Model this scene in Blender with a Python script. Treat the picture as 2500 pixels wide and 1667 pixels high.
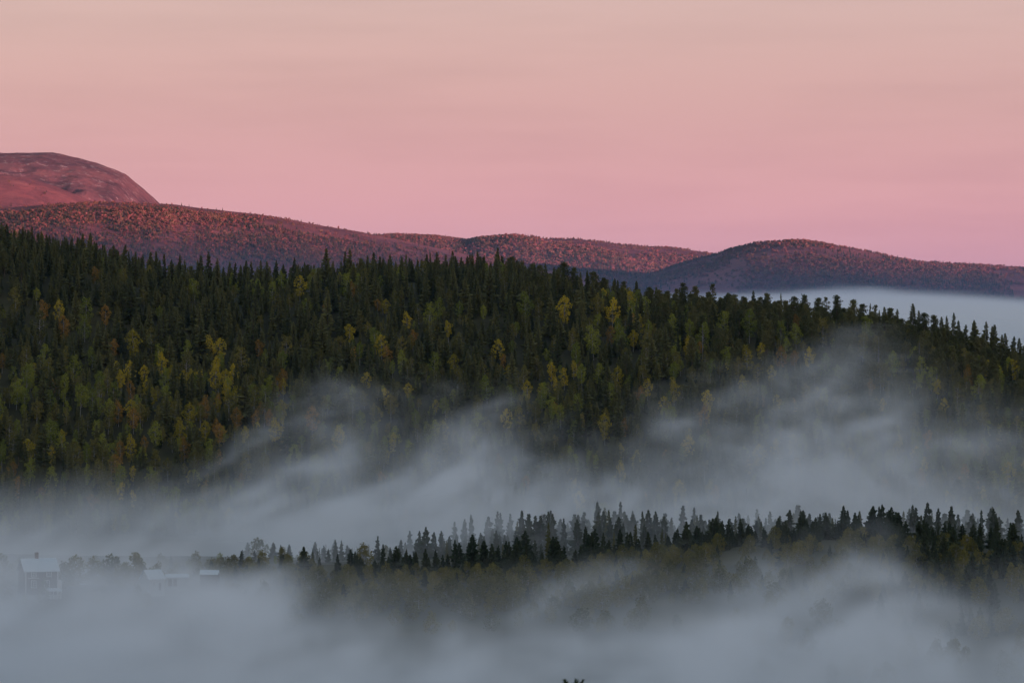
import bpy, math, random
import numpy as np
R = math.radians
for o in list(bpy.data.objects): bpy.data.objects.remove(o)
scene = bpy.context.scene
col = scene.collection

# ------------------------------------------------------------------ camera
FPX = 2500/36*200           # focal length in pixels of the 2500 px wide photograph
HZ = 700.0                  # image row of the horizon
cam_d = bpy.data.cameras.new('camera'); cam_d.lens = 200; cam_d.sensor_width = 36
cam_d.clip_start = 1; cam_d.clip_end = 60000
cam_d.shift_y = -(833.5-HZ)/2500
cam = bpy.data.objects.new('camera', cam_d); col.objects.link(cam)
cam.location = (0, 0, 0); cam.rotation_euler = (R(90), 0, 0)
scene.camera = cam

# ------------------------------------------------------------------ sky and sun (sunrise behind the camera, right)
SUN_EL, SUN_AZ = R(2.0), R(140)
world = bpy.data.worlds.new('World'); scene.world = world; world.use_nodes = True
nt = world.node_tree; nt.nodes.clear()
def N(t, typ, **kw):
    n = t.nodes.new(typ)
    for k, v in kw.items():
        if k == 'inp':
            for kk, vv in v.items(): n.inputs[kk].default_value = vv
        else: setattr(n, k, v)
    return n
def ramp(t, stops, interp='LINEAR'):
    n = t.nodes.new('ShaderNodeValToRGB'); n.color_ramp.interpolation = interp
    el = n.color_ramp.elements
    while len(el) < len(stops): el.new(0.5)
    for e, (p, c) in zip(el, stops):
        e.position = p; e.color = (*c, 1) if len(c) == 3 else c
    return n
wo = N(nt, 'ShaderNodeOutputWorld'); bg = N(nt, 'ShaderNodeBackground'); nt.links.new(bg.outputs[0], wo.inputs[0])
sky = N(nt, 'ShaderNodeTexSky', sky_type='NISHITA', sun_disc=False, sun_elevation=SUN_EL, sun_rotation=SUN_AZ, altitude=400, air_density=1.0, dust_density=1.5, ozone_density=2.0)
tc = N(nt, 'ShaderNodeTexCoord'); sep = N(nt, 'ShaderNodeSeparateXYZ'); nt.links.new(tc.outputs['Generated'], sep.inputs[0])
# belt of Venus: pink along the horizon, beige above, cool blue towards the zenith (height of the view direction)
mp = N(nt, 'ShaderNodeMapRange', inp={1: -0.02, 2: 0.98, 3: 0, 4: 1}); nt.links.new(sep.outputs[2], mp.inputs[0])
def h(s): return (s+0.02)
rp = ramp(nt, [(0.0, (0.58, 0.30, 0.40)), (h(0.0), (0.63, 0.305, 0.41)), (h(0.010), (0.60, 0.304, 0.398)), (h(0.028), (0.49, 0.258, 0.345)),
               (h(0.05), (0.44, 0.255, 0.342)), (h(0.09), (0.39, 0.29, 0.37)), (h(0.2), (0.345, 0.348, 0.39)), (h(0.45), (0.305, 0.345, 0.385)), (1.0, (0.258, 0.308, 0.358))])
nt.links.new(mp.outputs[0], rp.inputs[0])
# thin high cloud streaks and slow unevenness
mpg = N(nt, 'ShaderNodeMapping', inp={'Scale': (5, 5, 46)}); nt.links.new(tc.outputs['Generated'], mpg.inputs[0])
cn = N(nt, 'ShaderNodeTexNoise', inp={'Scale': 3.0, 'Detail': 5, 'Roughness': 0.55}); nt.links.new(mpg.outputs[0], cn.inputs['Vector'])
cr = ramp(nt, [(0.44, (1, 1, 1)), (0.70, (0.90, 0.89, 0.93))]); nt.links.new(cn.outputs[0], cr.inputs[0])
mul = N(nt, 'ShaderNodeMix', data_type='RGBA', blend_type='MULTIPLY'); mul.inputs[0].default_value = 1
nt.links.new(rp.outputs[0], mul.inputs[6]); nt.links.new(cr.outputs[0], mul.inputs[7])
add = N(nt, 'ShaderNodeMix', data_type='RGBA', blend_type='ADD'); add.inputs[0].default_value = 0.22
nt.links.new(mul.outputs[2], add.inputs[6]); nt.links.new(sky.outputs[0], add.inputs[7])
nt.links.new(add.outputs[2], bg.inputs[0]); bg.inputs[1].default_value = 0.5

sun_d = bpy.data.lights.new('sun', 'SUN'); sun_d.energy = 5.0; sun_d.angle = R(0.5); sun_d.color = (1.0, 0.38, 0.45)
sun = bpy.data.objects.new('sun', sun_d); col.objects.link(sun)
sun.rotation_euler = (R(90)-SUN_EL, 0, math.pi-SUN_AZ)
from mathutils import Vector
_to = Vector((math.sin(SUN_AZ)*math.cos(SUN_EL), math.cos(SUN_AZ)*math.cos(SUN_EL), math.sin(SUN_EL)))
sun.rotation_euler = _to.to_track_quat('Z', 'Y').to_euler()

scene.view_settings.view_transform = 'Standard'; scene.view_settings.look = 'None'
scene.view_settings.exposure = 1.0; scene.view_settings.gamma = 1.0; scene.view_settings.use_curve_mapping = False
scene.render.engine = 'CYCLES'
cy = scene.cycles
cy.use_denoising = True
cy.max_bounces = 5; cy.diffuse_bounces = 2; cy.glossy_bounces = 1; cy.transmission_bounces = 2; cy.volume_bounces = 2; cy.transparent_max_bounces = 8
cy.volume_step_rate = 12.0; cy.volume_max_steps = 256
cy.use_adaptive_sampling = True; cy.adaptive_threshold = 0.01; cy.adaptive_min_samples = 48

# ------------------------------------------------------------------ small tools
rng = np.random.default_rng(7)
_lat = {}
def vnoise(seed, *c):
    """smooth value noise of 2 or 3 coordinates, -1..1"""
    d = len(c)
    if (seed, d) not in _lat:
        _lat[(seed, d)] = np.random.default_rng(seed).uniform(-1, 1, (64,)*d).astype(np.float32)
    L = _lat[(seed, d)]
    i = [np.floor(a).astype(np.int64) for a in c]; f = [a-b for a, b in zip(c, i)]
    f = [t*t*t*(t*(t*6-15)+10) for t in f]
    out = 0
    for k in range(2**d):
        w = 1; idx = []
        for q in range(d):
            b = (k >> q) & 1
            w = w*(f[q] if b else 1-f[q]); idx.append((i[q]+b) & 63)
        out = out+w*L[tuple(idx)]
    return out
def fbm(seed, octs, gain, *c):
    a, s, tot = 1.0, 0, 0
    for k in range(octs):
        s = s+a*vnoise(seed+k, *[q*(2.03**k)+k*7.3 for q in c]); tot += a; a *= gain
    return s/tot
def sstep(a, b, x):
    t = np.clip((x-a)/(b-a), 0, 1); return t*t*(3-2*t)
def X(px, y): return (px-1250)/FPX*y
def Z(py, y): return (HZ-py)/FPX*y
def PX(x, y): return 1250+x/y*FPX
def PY(z, y): return HZ-z/y*FPX

def tag(o, label=None, cat=None, group=None, kind=None):
    if label: o['label'] = label
    if cat: o['category'] = cat
    if group: o['group'] = group
    if kind: o['kind'] = kind
    return o
def mesh_np(name, V, F, mats, mat_idx=None, smooth=False):
    V = np.asarray(V, np.float32)
    me = bpy.data.meshes.new(name)
    me.from_pydata(V.tolist(), [], [list(map(int, f)) for f in F])
    for m in (mats if isinstance(mats, (list, tuple)) else [mats]): me.materials.append(m)
    if mat_idx is not None: me.polygons.foreach_set('material_index', np.asarray(mat_idx, np.int32))
    if smooth: me.polygons.foreach_set('use_smooth', np.ones(len(F), bool))
    me.update(); return me
def link(name, me, parent=None):
    o = bpy.data.objects.new(name, me); col.objects.link(o)
    if parent is not None: o.parent = parent
    return o
def empty(name, loc, rz=0):
    o = bpy.data.objects.new(name, None); col.objects.link(o); o.location = loc; o.rotation_euler = (0, 0, rz); o.empty_display_size = 1
    return o

# ------------------------------------------------------------------ materials
def mat_base(name, rough=0.9, spec=0.15):
    m = bpy.data.materials.new(name); m.use_nodes = True
    b = m.node_tree.nodes['Principled BSDF']; b.inputs['Roughness'].default_value = rough
    b.inputs['Specular IOR Level'].default_value = spec
    return m, m.node_tree, b
def mat_noise(name, stops, scale, detail=5, rough=0.9, coord='Object', stretch=(1, 1, 1), bump=0, spec=0.15):
    m, t, b = mat_base(name, rough, spec)
    c = N(t, 'ShaderNodeTexCoord'); mm = N(t, 'ShaderNodeMapping', inp={'Scale': stretch}); t.links.new(c.outputs[coord], mm.inputs[0])
    n = N(t, 'ShaderNodeTexNoise', inp={'Scale': scale, 'Detail': detail, 'Roughness': 0.6}); t.links.new(mm.outputs[0], n.inputs['Vector'])
    r = ramp(t, stops); t.links.new(n.outputs[0], r.inputs[0]); t.links.new(r.outputs[0], b.inputs['Base Color'])
    if bump:
        bp = N(t, 'ShaderNodeBump', inp={'Strength': bump, 'Distance': 1.0}); t.links.new(n.outputs[0], bp.inputs['Height']); t.links.new(bp.outputs[0], b.inputs['Normal'])
    return m
def mat_leaf(name, c0, c1, trans=0.0, nscale=0.25):
    """foliage: colour varies from tree to tree (object random) and from clump to clump (noise)"""
    m, t, b = mat_base(name, 0.75, 0.2)
    oi = N(t, 'ShaderNodeObjectInfo'); c = N(t, 'ShaderNodeTexCoord')
    n = N(t, 'ShaderNodeTexNoise', inp={'Scale': nscale, 'Detail': 3}); t.links.new(c.outputs['Object'], n.inputs['Vector'])
    ad = N(t, 'ShaderNodeMath', operation='MULTIPLY_ADD', inp={1: 0.75, 2: -0.12}); t.links.new(n.outputs[0], ad.inputs[0])
    a2 = N(t, 'ShaderNodeMath', operation='MULTIPLY_ADD', inp={1: 0.55}); t.links.new(oi.outputs['Random'], a2.inputs[0]); t.links.new(ad.outputs[0], a2.inputs[2])
    r = ramp(t, [(0.12, c0), (0.85, c1)]); t.links.new(a2.outputs[0], r.inputs[0]); t.links.new(r.outputs[0], b.inputs['Base Color'])
    if trans:
        tr = N(t, 'ShaderNodeBsdfTranslucent'); t.links.new(r.outputs[0], tr.inputs[0])
        mx = N(t, 'ShaderNodeMixShader', inp={0: trans}); t.links.new(b.outputs[0], mx.inputs[1]); t.links.new(tr.outputs[0], mx.inputs[2])
        t.links.new(mx.outputs[0], t.nodes['Material Output'].inputs[0])
    return m
M = {}
M['spruce'] = mat_leaf('spruce_needles', (0.030, 0.043, 0.014), (0.138, 0.128, 0.040))
M['young_spruce'] = mat_leaf('young_spruce_needles', (0.022, 0.036, 0.016), (0.052, 0.060, 0.024))
M['pine'] = mat_leaf('pine_needles', (0.050, 0.060, 0.018), (0.155, 0.14, 0.044))
M['birch_green'] = mat_leaf('green_birch_leaves', (0.13, 0.165, 0.028), (0.33, 0.32, 0.045), 0.25)
M['birch_olive'] = mat_leaf('olive_birch_leaves', (0.085, 0.090, 0.024), (0.26, 0.21, 0.046), 0.2)
M['birch_yellow'] = mat_leaf('yellow_birch_leaves', (0.22, 0.19, 0.020), (0.62, 0.45, 0.035), 0.3)
M['birch_orange'] = mat_leaf('orange_birch_leaves', (0.22, 0.13, 0.032), (0.46, 0.25, 0.050), 0.3)
M['bark'] = mat_noise('grey_brown_bark', [(0.3, (0.05, 0.038, 0.03)), (0.7, (0.12, 0.095, 0.075))], 3, stretch=(1, 1, .3))
M['pine_bark'] = mat_noise('pine_bark', [(0.3, (0.10, 0.07, 0.052)), (0.7, (0.2, 0.14, 0.10))], 2, stretch=(1, 1, .3))
M['birch_bark'] = mat_noise('birch_bark', [(0.36, (0.10, 0.09, 0.085)), (0.50, (0.40, 0.37, 0.35))], 2.5, stretch=(.6, .6, 1.5))
M['dead_wood'] = mat_noise('weathered_dead_wood', [(0.3, (0.16, 0.15, 0.14)), (0.7, (0.27, 0.25, 0.24))], 3, stretch=(1, 1, .2))
M['forest_floor'] = mat_noise('forest_floor', [(0.3, (0.022, 0.022, 0.012)), (0.5, (0.045, 0.042, 0.020)), (0.72, (0.085, 0.07, 0.03))], 0.03, 8, bump=0.4)
M['heath'] = None

# ------------------------------------------------------------------ the ground: one sheet from behind the camera to the horizon
# crest of the forest hill (ground, as heights at 2550 m), read along the tree line
CR_T = np.array([(-600, 470), (-250, 500), (0, 548), (60, 560), (120, 570), (220, 585), (320, 620), (430, 640), (540, 650), (640, 648), (760, 640), (860, 628), (1000, 622), (1110, 618),
        (1210, 610), (1290, 635), (1390, 655), (1490, 680), (1600, 702), (1700, 708), (1800, 725), (1920, 733), (2040, 742), (2130, 752), (2230, 775), (2340, 795), (2440, 830), (2500, 850), (2800, 940), (3400, 1080)], float)
def crest(x):
    px = PX(x, 2550.0)
    t = np.interp(px, CR_T[:, 0], CR_T[:, 1])
    return Z(t+74, 2550.0)
KN_T = np.array([(-600, 1460), (0, 1440), (500, 1425), (800, 1408), (1000, 1402), (1250, 1396), (1400, 1384), (1600, 1356), (1800, 1342), (2000, 1330), (2150, 1324), (2300, 1340), (2500, 1362), (3200, 1420)], float)
def knoll(x):
    return Z(np.interp(PX(x, 1500.0), KN_T[:, 0], KN_T[:, 1]), 1500.0)
def ground(x, y):
    x = np.asarray(x, float); y = np.asarray(y, float)
    cr = crest(x); kn = knoll(x)
    far = np.abs(x)
    shade_ridge = 385-48*sstep(6230, 6500, x)+6*vnoise(31, x/1300, x*0+0.5)+4*vnoise(32, x/420, x*0+2.5)  # unseen ridge shaped to shade the near hill and let sun reach far slopes
    ys = np.array([-2400, -1900, -1400, -900, -350, 0, 110, 320, 700, 1080, 1300, 1500, 1690, 1900, 2215, 2390, 2550, 2640, 2800, 3200, 3800, 12000], float)
    zs = [shade_ridge-120, shade_ridge-40, shade_ridge, shade_ridge*.55, 40+0*x, -1.8+0*x, -21+0*x, -52+0*x, -86+0*x, -88+0*x, -84+13*(1-sstep(-95, -45, x)), kn, -81+0*x, -93+0*x, -97+0*x, -97+(cr+97)*0.56, cr, cr-3, cr-28, cr-95, -150+0*x, -155+0*x]
    k = np.clip(np.searchsorted(ys, y, side='right')-1, 0, len(ys)-2)
    zs = np.stack(np.broadcast_arrays(*zs), 0)
    # cubic hermite with limited slopes
    d = (zs[1:]-zs[:-1])/(ys[1:]-ys[:-1]).reshape((-1,)+(1,)*x.ndim)
    m = np.zeros_like(zs); m[0] = d[0]; m[-1] = d[-1]
    s = d[1:]*d[:-1] > 0
    m[1:-1] = np.where(s, 2*d[1:]*d[:-1]/np.where(s, d[1:]+d[:-1], 1), 0)
    g = lambda a, kk: np.take_along_axis(a, kk[None], 0)[0]
    h_ = ys[k+1]-ys[k]; t = (y-ys[k])/h_
    z = (2*t**3-3*t**2+1)*g(zs, k)+(t**3-2*t**2+t)*h_*g(m, k)+(-2*t**3+3*t**2)*g(zs, k+1)+(t**3-t**2)*h_*g(m, k+1)
    amp = sstep(150, 1200, y)*(1-sstep(3000, 4000, y))
    return z+amp*(1.8*vnoise(5, x/90, y/90)+0.6*vnoise(6, x/25, y/25))
def axis(knots):
    out = []
    for a, b, s in knots: out += list(np.arange(a, b, s))
    return np.array(out+[knots[-1][1]], float)
def height_sheet(name, xs, ys, fn, mat):
    XX, YY = np.meshgrid(xs, ys); ZZ = fn(XX, YY)
    V = np.stack([XX, YY, ZZ], -1).reshape(-1, 3); nx = len(xs)
    i, j = np.meshgrid(np.arange(nx-1), np.arange(len(ys)-1)); a = (j*nx+i).ravel()
    F = np.stack([a, a+1, a+nx+1, a+nx], 1)
    return tag(link(name, mesh_np(name, V, F, mat, smooth=True)), kind='structure')
xs = axis([(-9800, -2000, 600), (-2000, -480, 120), (-480, 480, 10), (480, 2000, 120), (2000, 9800, 600)])
ys = axis([(-2400, -1900, 250), (-1900, 0, 100), (0, 1000, 25), (1000, 2800, 10), (2800, 4000, 80), (4000, 12000, 800)])
height_sheet('ground', xs, ys, ground, M['forest_floor'])

# ------------------------------------------------------------------ far hills (structure), lit by the rising sun
def mat_heath(name, rock, k=1.0):
    m, t, b = mat_base(name, 0.95, 0.05)
    c = N(t, 'ShaderNodeTexCoord')
    n1 = N(t, 'ShaderNodeTexNoise', inp={'Scale': 0.012, 'Detail': 10, 'Roughness': 0.72}); t.links.new(c.outputs['Object'], n1.inputs['Vector'])
    r1 = ramp(t, [(0.30, (0.085, 0.046, 0.050)), (0.46, (0.20, 0.085, 0.085)), (0.58, (0.29, 0.115, 0.105)), (0.72, (0.42, 0.17, 0.14))]); [setattr(e, 'color', (e.color[0]*k, e.color[1]*(k*1.3 if k < 1 else 1), e.color[2]*(k*1.3 if k < 1 else 1), 1)) for e in r1.color_ramp.elements]; t.links.new(n1.outputs[0], r1.inputs[0])
    n2 = N(t, 'ShaderNodeTexNoise', inp={'Scale': 0.06, 'Detail': 8, 'Roughness': 0.75}); t.links.new(c.outputs['Object'], n2.inputs['Vector'])
    r2 = ramp(t, [(rock, (0, 0, 0)), (rock+0.05, (1, 1, 1))]); t.links.new(n2.outputs[0], r2.inputs[0])
    mx = N(t, 'ShaderNodeMix', data_type='RGBA', inp={7: (0.30, 0.24, 0.21, 1)}); t.links.new(r2.outputs[0], mx.inputs[0]); t.links.new(r1.outputs[0], mx.inputs[6])
    t.links.new(mx.outputs[2], b.inputs['Base Color'])
    n3 = N(t, 'ShaderNodeTexNoise', inp={'Scale': 0.16, 'Detail': 6, 'Roughness': 0.75}); t.links.new(c.outputs['Object'], n3.inputs['Vector'])
    ad = N(t, 'ShaderNodeMath', operation='MULTIPLY_ADD', inp={1: 0.45}); t.links.new(n3.outputs[0], ad.inputs[0]); t.links.new(n2.outputs[0], ad.inputs[2])
    bp = N(t, 'ShaderNodeBump', inp={'Strength': 1.0, 'Distance': 9}); t.links.new(ad.outputs[0], bp.inputs['Height']); t.links.new(bp.outputs[0], b.inputs['Normal'])
    return m
M['heath'] = mat_heath('autumn_heath', 0.70); M['rocky_heath'] = mat_heath('rocky_heath', 0.565, .74)
D = 2500/2352
def hill_fn(prof, yc, depth, base, seed, rough, rk=1.0):
    P = np.array(prof, float)*D
    def fn(x, y):
        top = Z(np.interp(PX(x, yc), P[:, 0], P[:, 1]), yc)
        t = (y-yc)/depth
        f = np.where(t < 0, np.cos(np.clip(t, -1, 0)*math.pi)*0.5+0.5, np.cos(np.clip(t*0.6, 0, 1)*math.pi)*0.5+0.5)
        f = f*0.75+0.25*np.clip(1+t, 0, 1)*np.where(t < 0, 1, np.clip(1-t*0.6, 0, 1))
        n = rough*(fbm(seed, 4, 0.5, x/260, y/260)+0.35*rk*fbm(seed+9, 4, 0.6, x/60, y/60)+0.07*rk*rk*np.abs(fbm(seed+15, 3, 0.6, x/24, y/26)))
        # gullies running down the slope
        n = n+rough*0.5*fbm(seed+20, 3, 0.5, x/130+0.3*vnoise(seed+5, x/200, y/200), y/700)
        w = np.where(t < 0, np.clip(-t*3.0, 0.10+.05*rk, 1), 0.10+.05*rk)
        return base+(top-base)*f+n*w
    return fn
def hill(name, prof, yc, depth, base, seed, rough, mat, px0, px1, step, rk=1.0):
    fn = hill_fn(prof, yc, depth, base, seed, rough, rk)
    xs_ = np.arange(X(px0, yc), X(px1, yc)+step, step); ys_ = np.concatenate([np.arange(yc-depth, yc+depth*0.3, step), np.arange(yc+depth*0.3, yc+depth*1.7, step*6)])
    height_sheet(name, xs_, ys_, fn, mat); return fn
P_MTN = [(-900, 430), (-300, 372), (0, 348), (60, 346), (110, 347), (170, 362), (230, 380), (290, 402), (320, 428), (355, 462), (420, 500), (520, 560), (700, 620)]
P_HUMP = [(-900, 420), (-200, 402), (0, 402), (60, 408), (120, 425), (170, 445), (205, 460), (300, 490), (500, 560), (800, 640)]
P_LEFT = [(-1200, 560), (-300, 500), (0, 478), (100, 470), (205, 462), (300, 464), (400, 468), (470, 480), (560, 492), (640, 503), (720, 517), (800, 530), (840, 537), (940, 556), (1100, 590), (1400, 650), (1800, 720)]
P_MID = [(-600, 620), (300, 580), (700, 550), (850, 537), (920, 537), (1000, 542), (1070, 552), (1110, 545), (1180, 540), (1220, 543), (1250, 548), (1330, 548), (1420, 560), (1500, 567), (1580, 575), (1640, 586), (1760, 610), (2000, 650), (2600, 760)]
P_RIGHT = [(900, 760), (1300, 690), (1480, 632), (1580, 600), (1640, 586), (1680, 572), (1740, 558), (1800, 552), (1840, 551), (1880, 555), (1960, 570), (2050, 588), (2120, 600), (2200, 607), (2300, 612), (2352, 613), (2700, 605), (3400, 650)]
f_mtn = hill('mountain', P_MTN, 9300, 1700, -120, 50, 34, M['rocky_heath'], -500, 620, 6, 1.7)
f_hump = hill('hill', P_HUMP, 8300, 1200, -120, 60, 14, M['heath'], -700, 900, 10)
f_left = hill('hill', P_LEFT, 6300, 1150, -120, 70, 15, M['heath'], -700, 1900, 9)
f_mid = hill('hill', P_MID, 7000, 1200, -120, 80, 15, M['heath'], 0, 2700, 9)
f_right = hill('hill', P_RIGHT, 6100, 1000, -120, 90, 14, M['heath'], 900, 3300, 9)

# ------------------------------------------------------------------ tree prototypes
class MB:
    def __init__(s): s.V = []; s.F = []; s.M = []
    def add(s, vs, fs, m=0):
        b = len(s.V); s.V += [tuple(v) for v in vs]; s.F += [tuple(i+b for i in f) for f in fs]; s.M += [m]*len(fs)
    def tube(s, pts, rad, n=6, m=0):
        b = len(s.V); pts = np.array(pts, float)
        for i, (p, r) in enumerate(zip(pts, rad)):
            d = pts[min(i+1, len(pts)-1)]-pts[max(i-1, 0)]; d /= np.linalg.norm(d)+1e-9
            u = np.cross(d, (0.31, 0.95, 0.1)); u /= np.linalg.norm(u)+1e-9; v = np.cross(d, u)
            for k in range(n):
                a = 2*math.pi*k/n; s.V.append(tuple(p+r*(math.cos(a)*u+math.sin(a)*v)))
        for i in range(len(pts)-1):
            for k in range(n):
                k2 = (k+1) % n; s.F.append((b+i*n+k, b+i*n+k2, b+(i+1)*n+k2, b+(i+1)*n+k)); s.M.append(m)
    def mesh(s, name, mats): return mesh_np(name, s.V, s.F, mats, s.M)
def leaves(mb, cen, rad, n, size, r, flat=1.0, m=0, shell=0.35):
    """n small leaf-clump faces through an ellipsoid, denser towards its skin"""
    d = r.normal(size=(n, 3)); d /= np.linalg.norm(d, axis=1)[:, None]
    q = r.uniform(shell, 1, n)**0.6
    P = cen+d*q[:, None]*np.array(rad)
    for p in P:
        a = r.normal(size=3); a[2] *= flat; a /= np.linalg.norm(a); b_ = np.cross(a, r.normal(size=3)); b_ /= np.linalg.norm(b_)
        s_ = size*r.uniform(0.6, 1.3)
        mb.add([p-a*s_*.5-b_*s_*.35, p+a*s_*.15-b_*s_*.5, p+a*s_*.55, p+b_*s_*.5], [(0, 1, 2, 3)], m)
def spruce(seed, H, W, lev, nb, young=False):
    r = np.random.default_rng(seed); T = MB(); C = MB()
    lean = r.normal(0, 0.006*H, 2)
    T.tube([(0, 0, -1.5), (0, 0, H*.3), (lean[0]*.5, lean[1]*.5, H*.7), (lean[0], lean[1], H*.985)], [H*.012, H*.010, H*.005, 0.02])
    z0 = 0.03 if young else 0.08
    ph = r.uniform(0, 6.28); lop = r.uniform(.05, .22)
    for i in range(lev*nb):
        t = 1-(1-(i+r.random())/(lev*nb))**1.45      # even density over the crown, sparse at the tip
        t = min(t, .97); z = H*(z0+(1-z0)*t)
        Rm = W/2*((1-t)**(.82 if young else .74))*(1.0 if t > .12 else .8+.2*t/.12)
        Rm *= 1+.16*math.sin(t*lev*2.4+ph)             # whorls
        a = r.uniform(0, 6.283); Rm *= 1+lop*math.cos(a-ph)
        L = Rm*(r.uniform(.5, 1.0) if r.random() < (.80 if young else .86) else r.uniform(1.0, 1.45))+.10
        dx, dy = math.cos(a), math.sin(a); c = np.array([lean[0]*t, lean[1]*t, z])
        dr = L*(.45-.55*t)+r.normal(0, .10)*L
        mid = c+np.array([dx*L*.6, dy*L*.6, -dr*.85]); tip = c+np.array([dx*L, dy*L, -dr*.75])
        w = .20*L+.15; sx, sy = -dy*w, dx*w; hang = r.uniform(.25, .65)*(.45*L+.28)
        C.add([c, mid+np.array([sx, sy, -hang*.55]), tip, mid-np.array([sx, sy, hang*.55]), mid+np.array([0, 0, .12])], [(0, 1, 4), (4, 1, 2), (0, 4, 3), (4, 2, 3)])
        q = c+np.array([dx*L*.3, dy*L*.3, -dr*.4])
        C.add([q, tip, mid+np.array([dx*.12*L, dy*.12*L, -hang]), q+np.array([0, 0, -hang*1.1])], [(0, 1, 2), (0, 2, 3)])
    for u in ((.10, 0), (0, .10)):                       # leader shoot
        C.add([(lean[0]-u[0], lean[1]-u[1], H*.955), (lean[0]+u[0], lean[1]+u[1], H*.955), (lean[0], lean[1], H*1.01)], [(0, 1, 2)])
    return T, C, 'bark', H
def pine(seed, H, W, sparse=False):
    r = np.random.default_rng(seed); T = MB(); C = MB()
    b = r.normal(0, .02*H, 2); ax = lambda t: np.array([b[0]*t*t, b[1]*t*t, H*t])
    T.tube([ax(t)-np.array([0, 0, 1.5 if t == 0 else 0]) for t in (0, .35, .7, .97)], [H*.014, H*.011, H*.007, .04])
    z0 = .34 if not sparse else .52
    n = 34 if not sparse else 15
    for i in range(n):
        t = z0+(1-z0)*(i+.5)/n; u = (t-z0)/(1-z0)
        L = W/2*(1-abs(u-.30)**1.25*1.15)*r.uniform(.30, 1.0); L = max(L, .35)
        a = i*2.4+r.normal(0, .4); p0 = ax(t-.03); p1 = ax(t)+np.array([math.cos(a)*L, math.sin(a)*L, r.uniform(-.2, .5)])
        T.tube([p0, p1], [.07, .03], 4)
        leaves(C, p1, (W*.17, W*.17, W*.11), 42 if not sparse else 26, .50, r, .5)
        leaves(C, (p0+p1)/2+np.array([0, 0, .2]), (W*.13, W*.13, W*.10), 20 if not sparse else 6, .45, r, .5)
    leaves(C, ax(.98), (W*.16, W*.16, W*.15), 46, .45, r, .6)
    return T, C, 'pine_bark', H
def birch(seed, H, W, dens=1.0, low=.3):
    r = np.random.default_rng(seed); T = MB(); C = MB()
    b = r.normal(0, .035*H, 2); ax = lambda t: np.array([b[0]*t, b[1]*t, H*t])
    T.tube([ax(t)-np.array([0, 0, 1.5 if t == 0 else 0]) for t in (0, .4, .75, .95)], [H*.0085, H*.007, H*.004, .025])
    n = int(24*dens)
    for i in range(n):
        u = (i+.5)/n; t = low+(1-low)*u
        L = W/2*math.sin(math.pi*min(max(.10+.86*u, 0), 1))**.75*r.uniform(.35, 1.05)
        a = i*2.4+r.normal(0, .5); p0 = ax(t-.07); p1 = ax(t)+np.array([math.cos(a)*L, math.sin(a)*L, r.uniform(-.6, .5)])
        T.tube([p0, p1], [.05, .02], 4)
        k_ = r.uniform(.55, 1.35); leaves(C, p1, (W*.17*k_, W*.17*k_, W*.17*k_), int(30*dens*k_), .42, r, 1.0)
    leaves(C, ax(.96), (W*.13, W*.13, H*.06), 24, .38, r)
    return T, C, 'birch_bark', H
PROTO = {}          # key -> (trunk mesh, crown mesh, joined mesh, height)
def reg(key, t, leafmat):
    T, C, bark, H = t
    J = MB(); J.add(T.V, T.F, 0); J.add(C.V, C.F, 1)
    PROTO[key] = (T.mesh('trunk', [M[bark]]), C.mesh('crown', [M[leafmat]]), J.mesh(key, [M[bark], M[leafmat]]), H)
for i in range(7):
    reg('spruce_%d' % i, spruce(100+i, 17.0, [5.0, 5.6, 6.1, 4.6, 5.3, 6.6, 5.8][i], 24, 11), 'spruce')
for i in range(6):
    reg('young_%d' % i, spruce(200+i, 10.0, [5.2, 6.0, 6.6, 4.6, 5.4, 7.2][i], 17, 15, True), 'young_spruce')
for i in range(5):
    reg('pine_%d' % i, pine(300+i, 17.0, [7.2, 8.0, 7.4, 6.6, 8.6][i]), 'pine')
reg('pine_sparse_0', pine(320, 17.0, 5.2, True), 'pine')
for c, b in (('green', 3), ('olive', 4), ('yellow', 4), ('orange', 3)):
    for i in range(b):
        reg('birch_%s_%d' % (c, i), birch(400+i+10*len(c), 12.0, [5.4, 6.2, 4.8, 5.8][i], 1.15, [.26, .20, .34, .24][i]), 'birch_'+c)
for i in range(4):
    reg('birch_bushy_%d' % i, birch(480+i, 7.0, [5.2, 6.0, 4.8, 5.6][i], 1.2, [.12, .10, .16, .12][i]), 'birch_olive')

# ------------------------------------------------------------------ planning the forest
trees = []      # dict(kind, key, x, y, z, h, wide, rot, label, group, hero)
def plan(kind, key, x, y, h_, wide=1.0, label=None, group=None, hero=False, z=None):
    t = dict(kind=kind, key=key, x=float(x), y=float(y), z=float(ground(np.array([x]), np.array([y]))[0]) if z is None else z, h=float(h_), wide=wide, rot=float(rng.uniform(0, 6.28)), label=label, group=group, hero=hero)
    trees.append(t); return t
def gz(x, y): return float(ground(np.array([x]), np.array([y]))[0])

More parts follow.
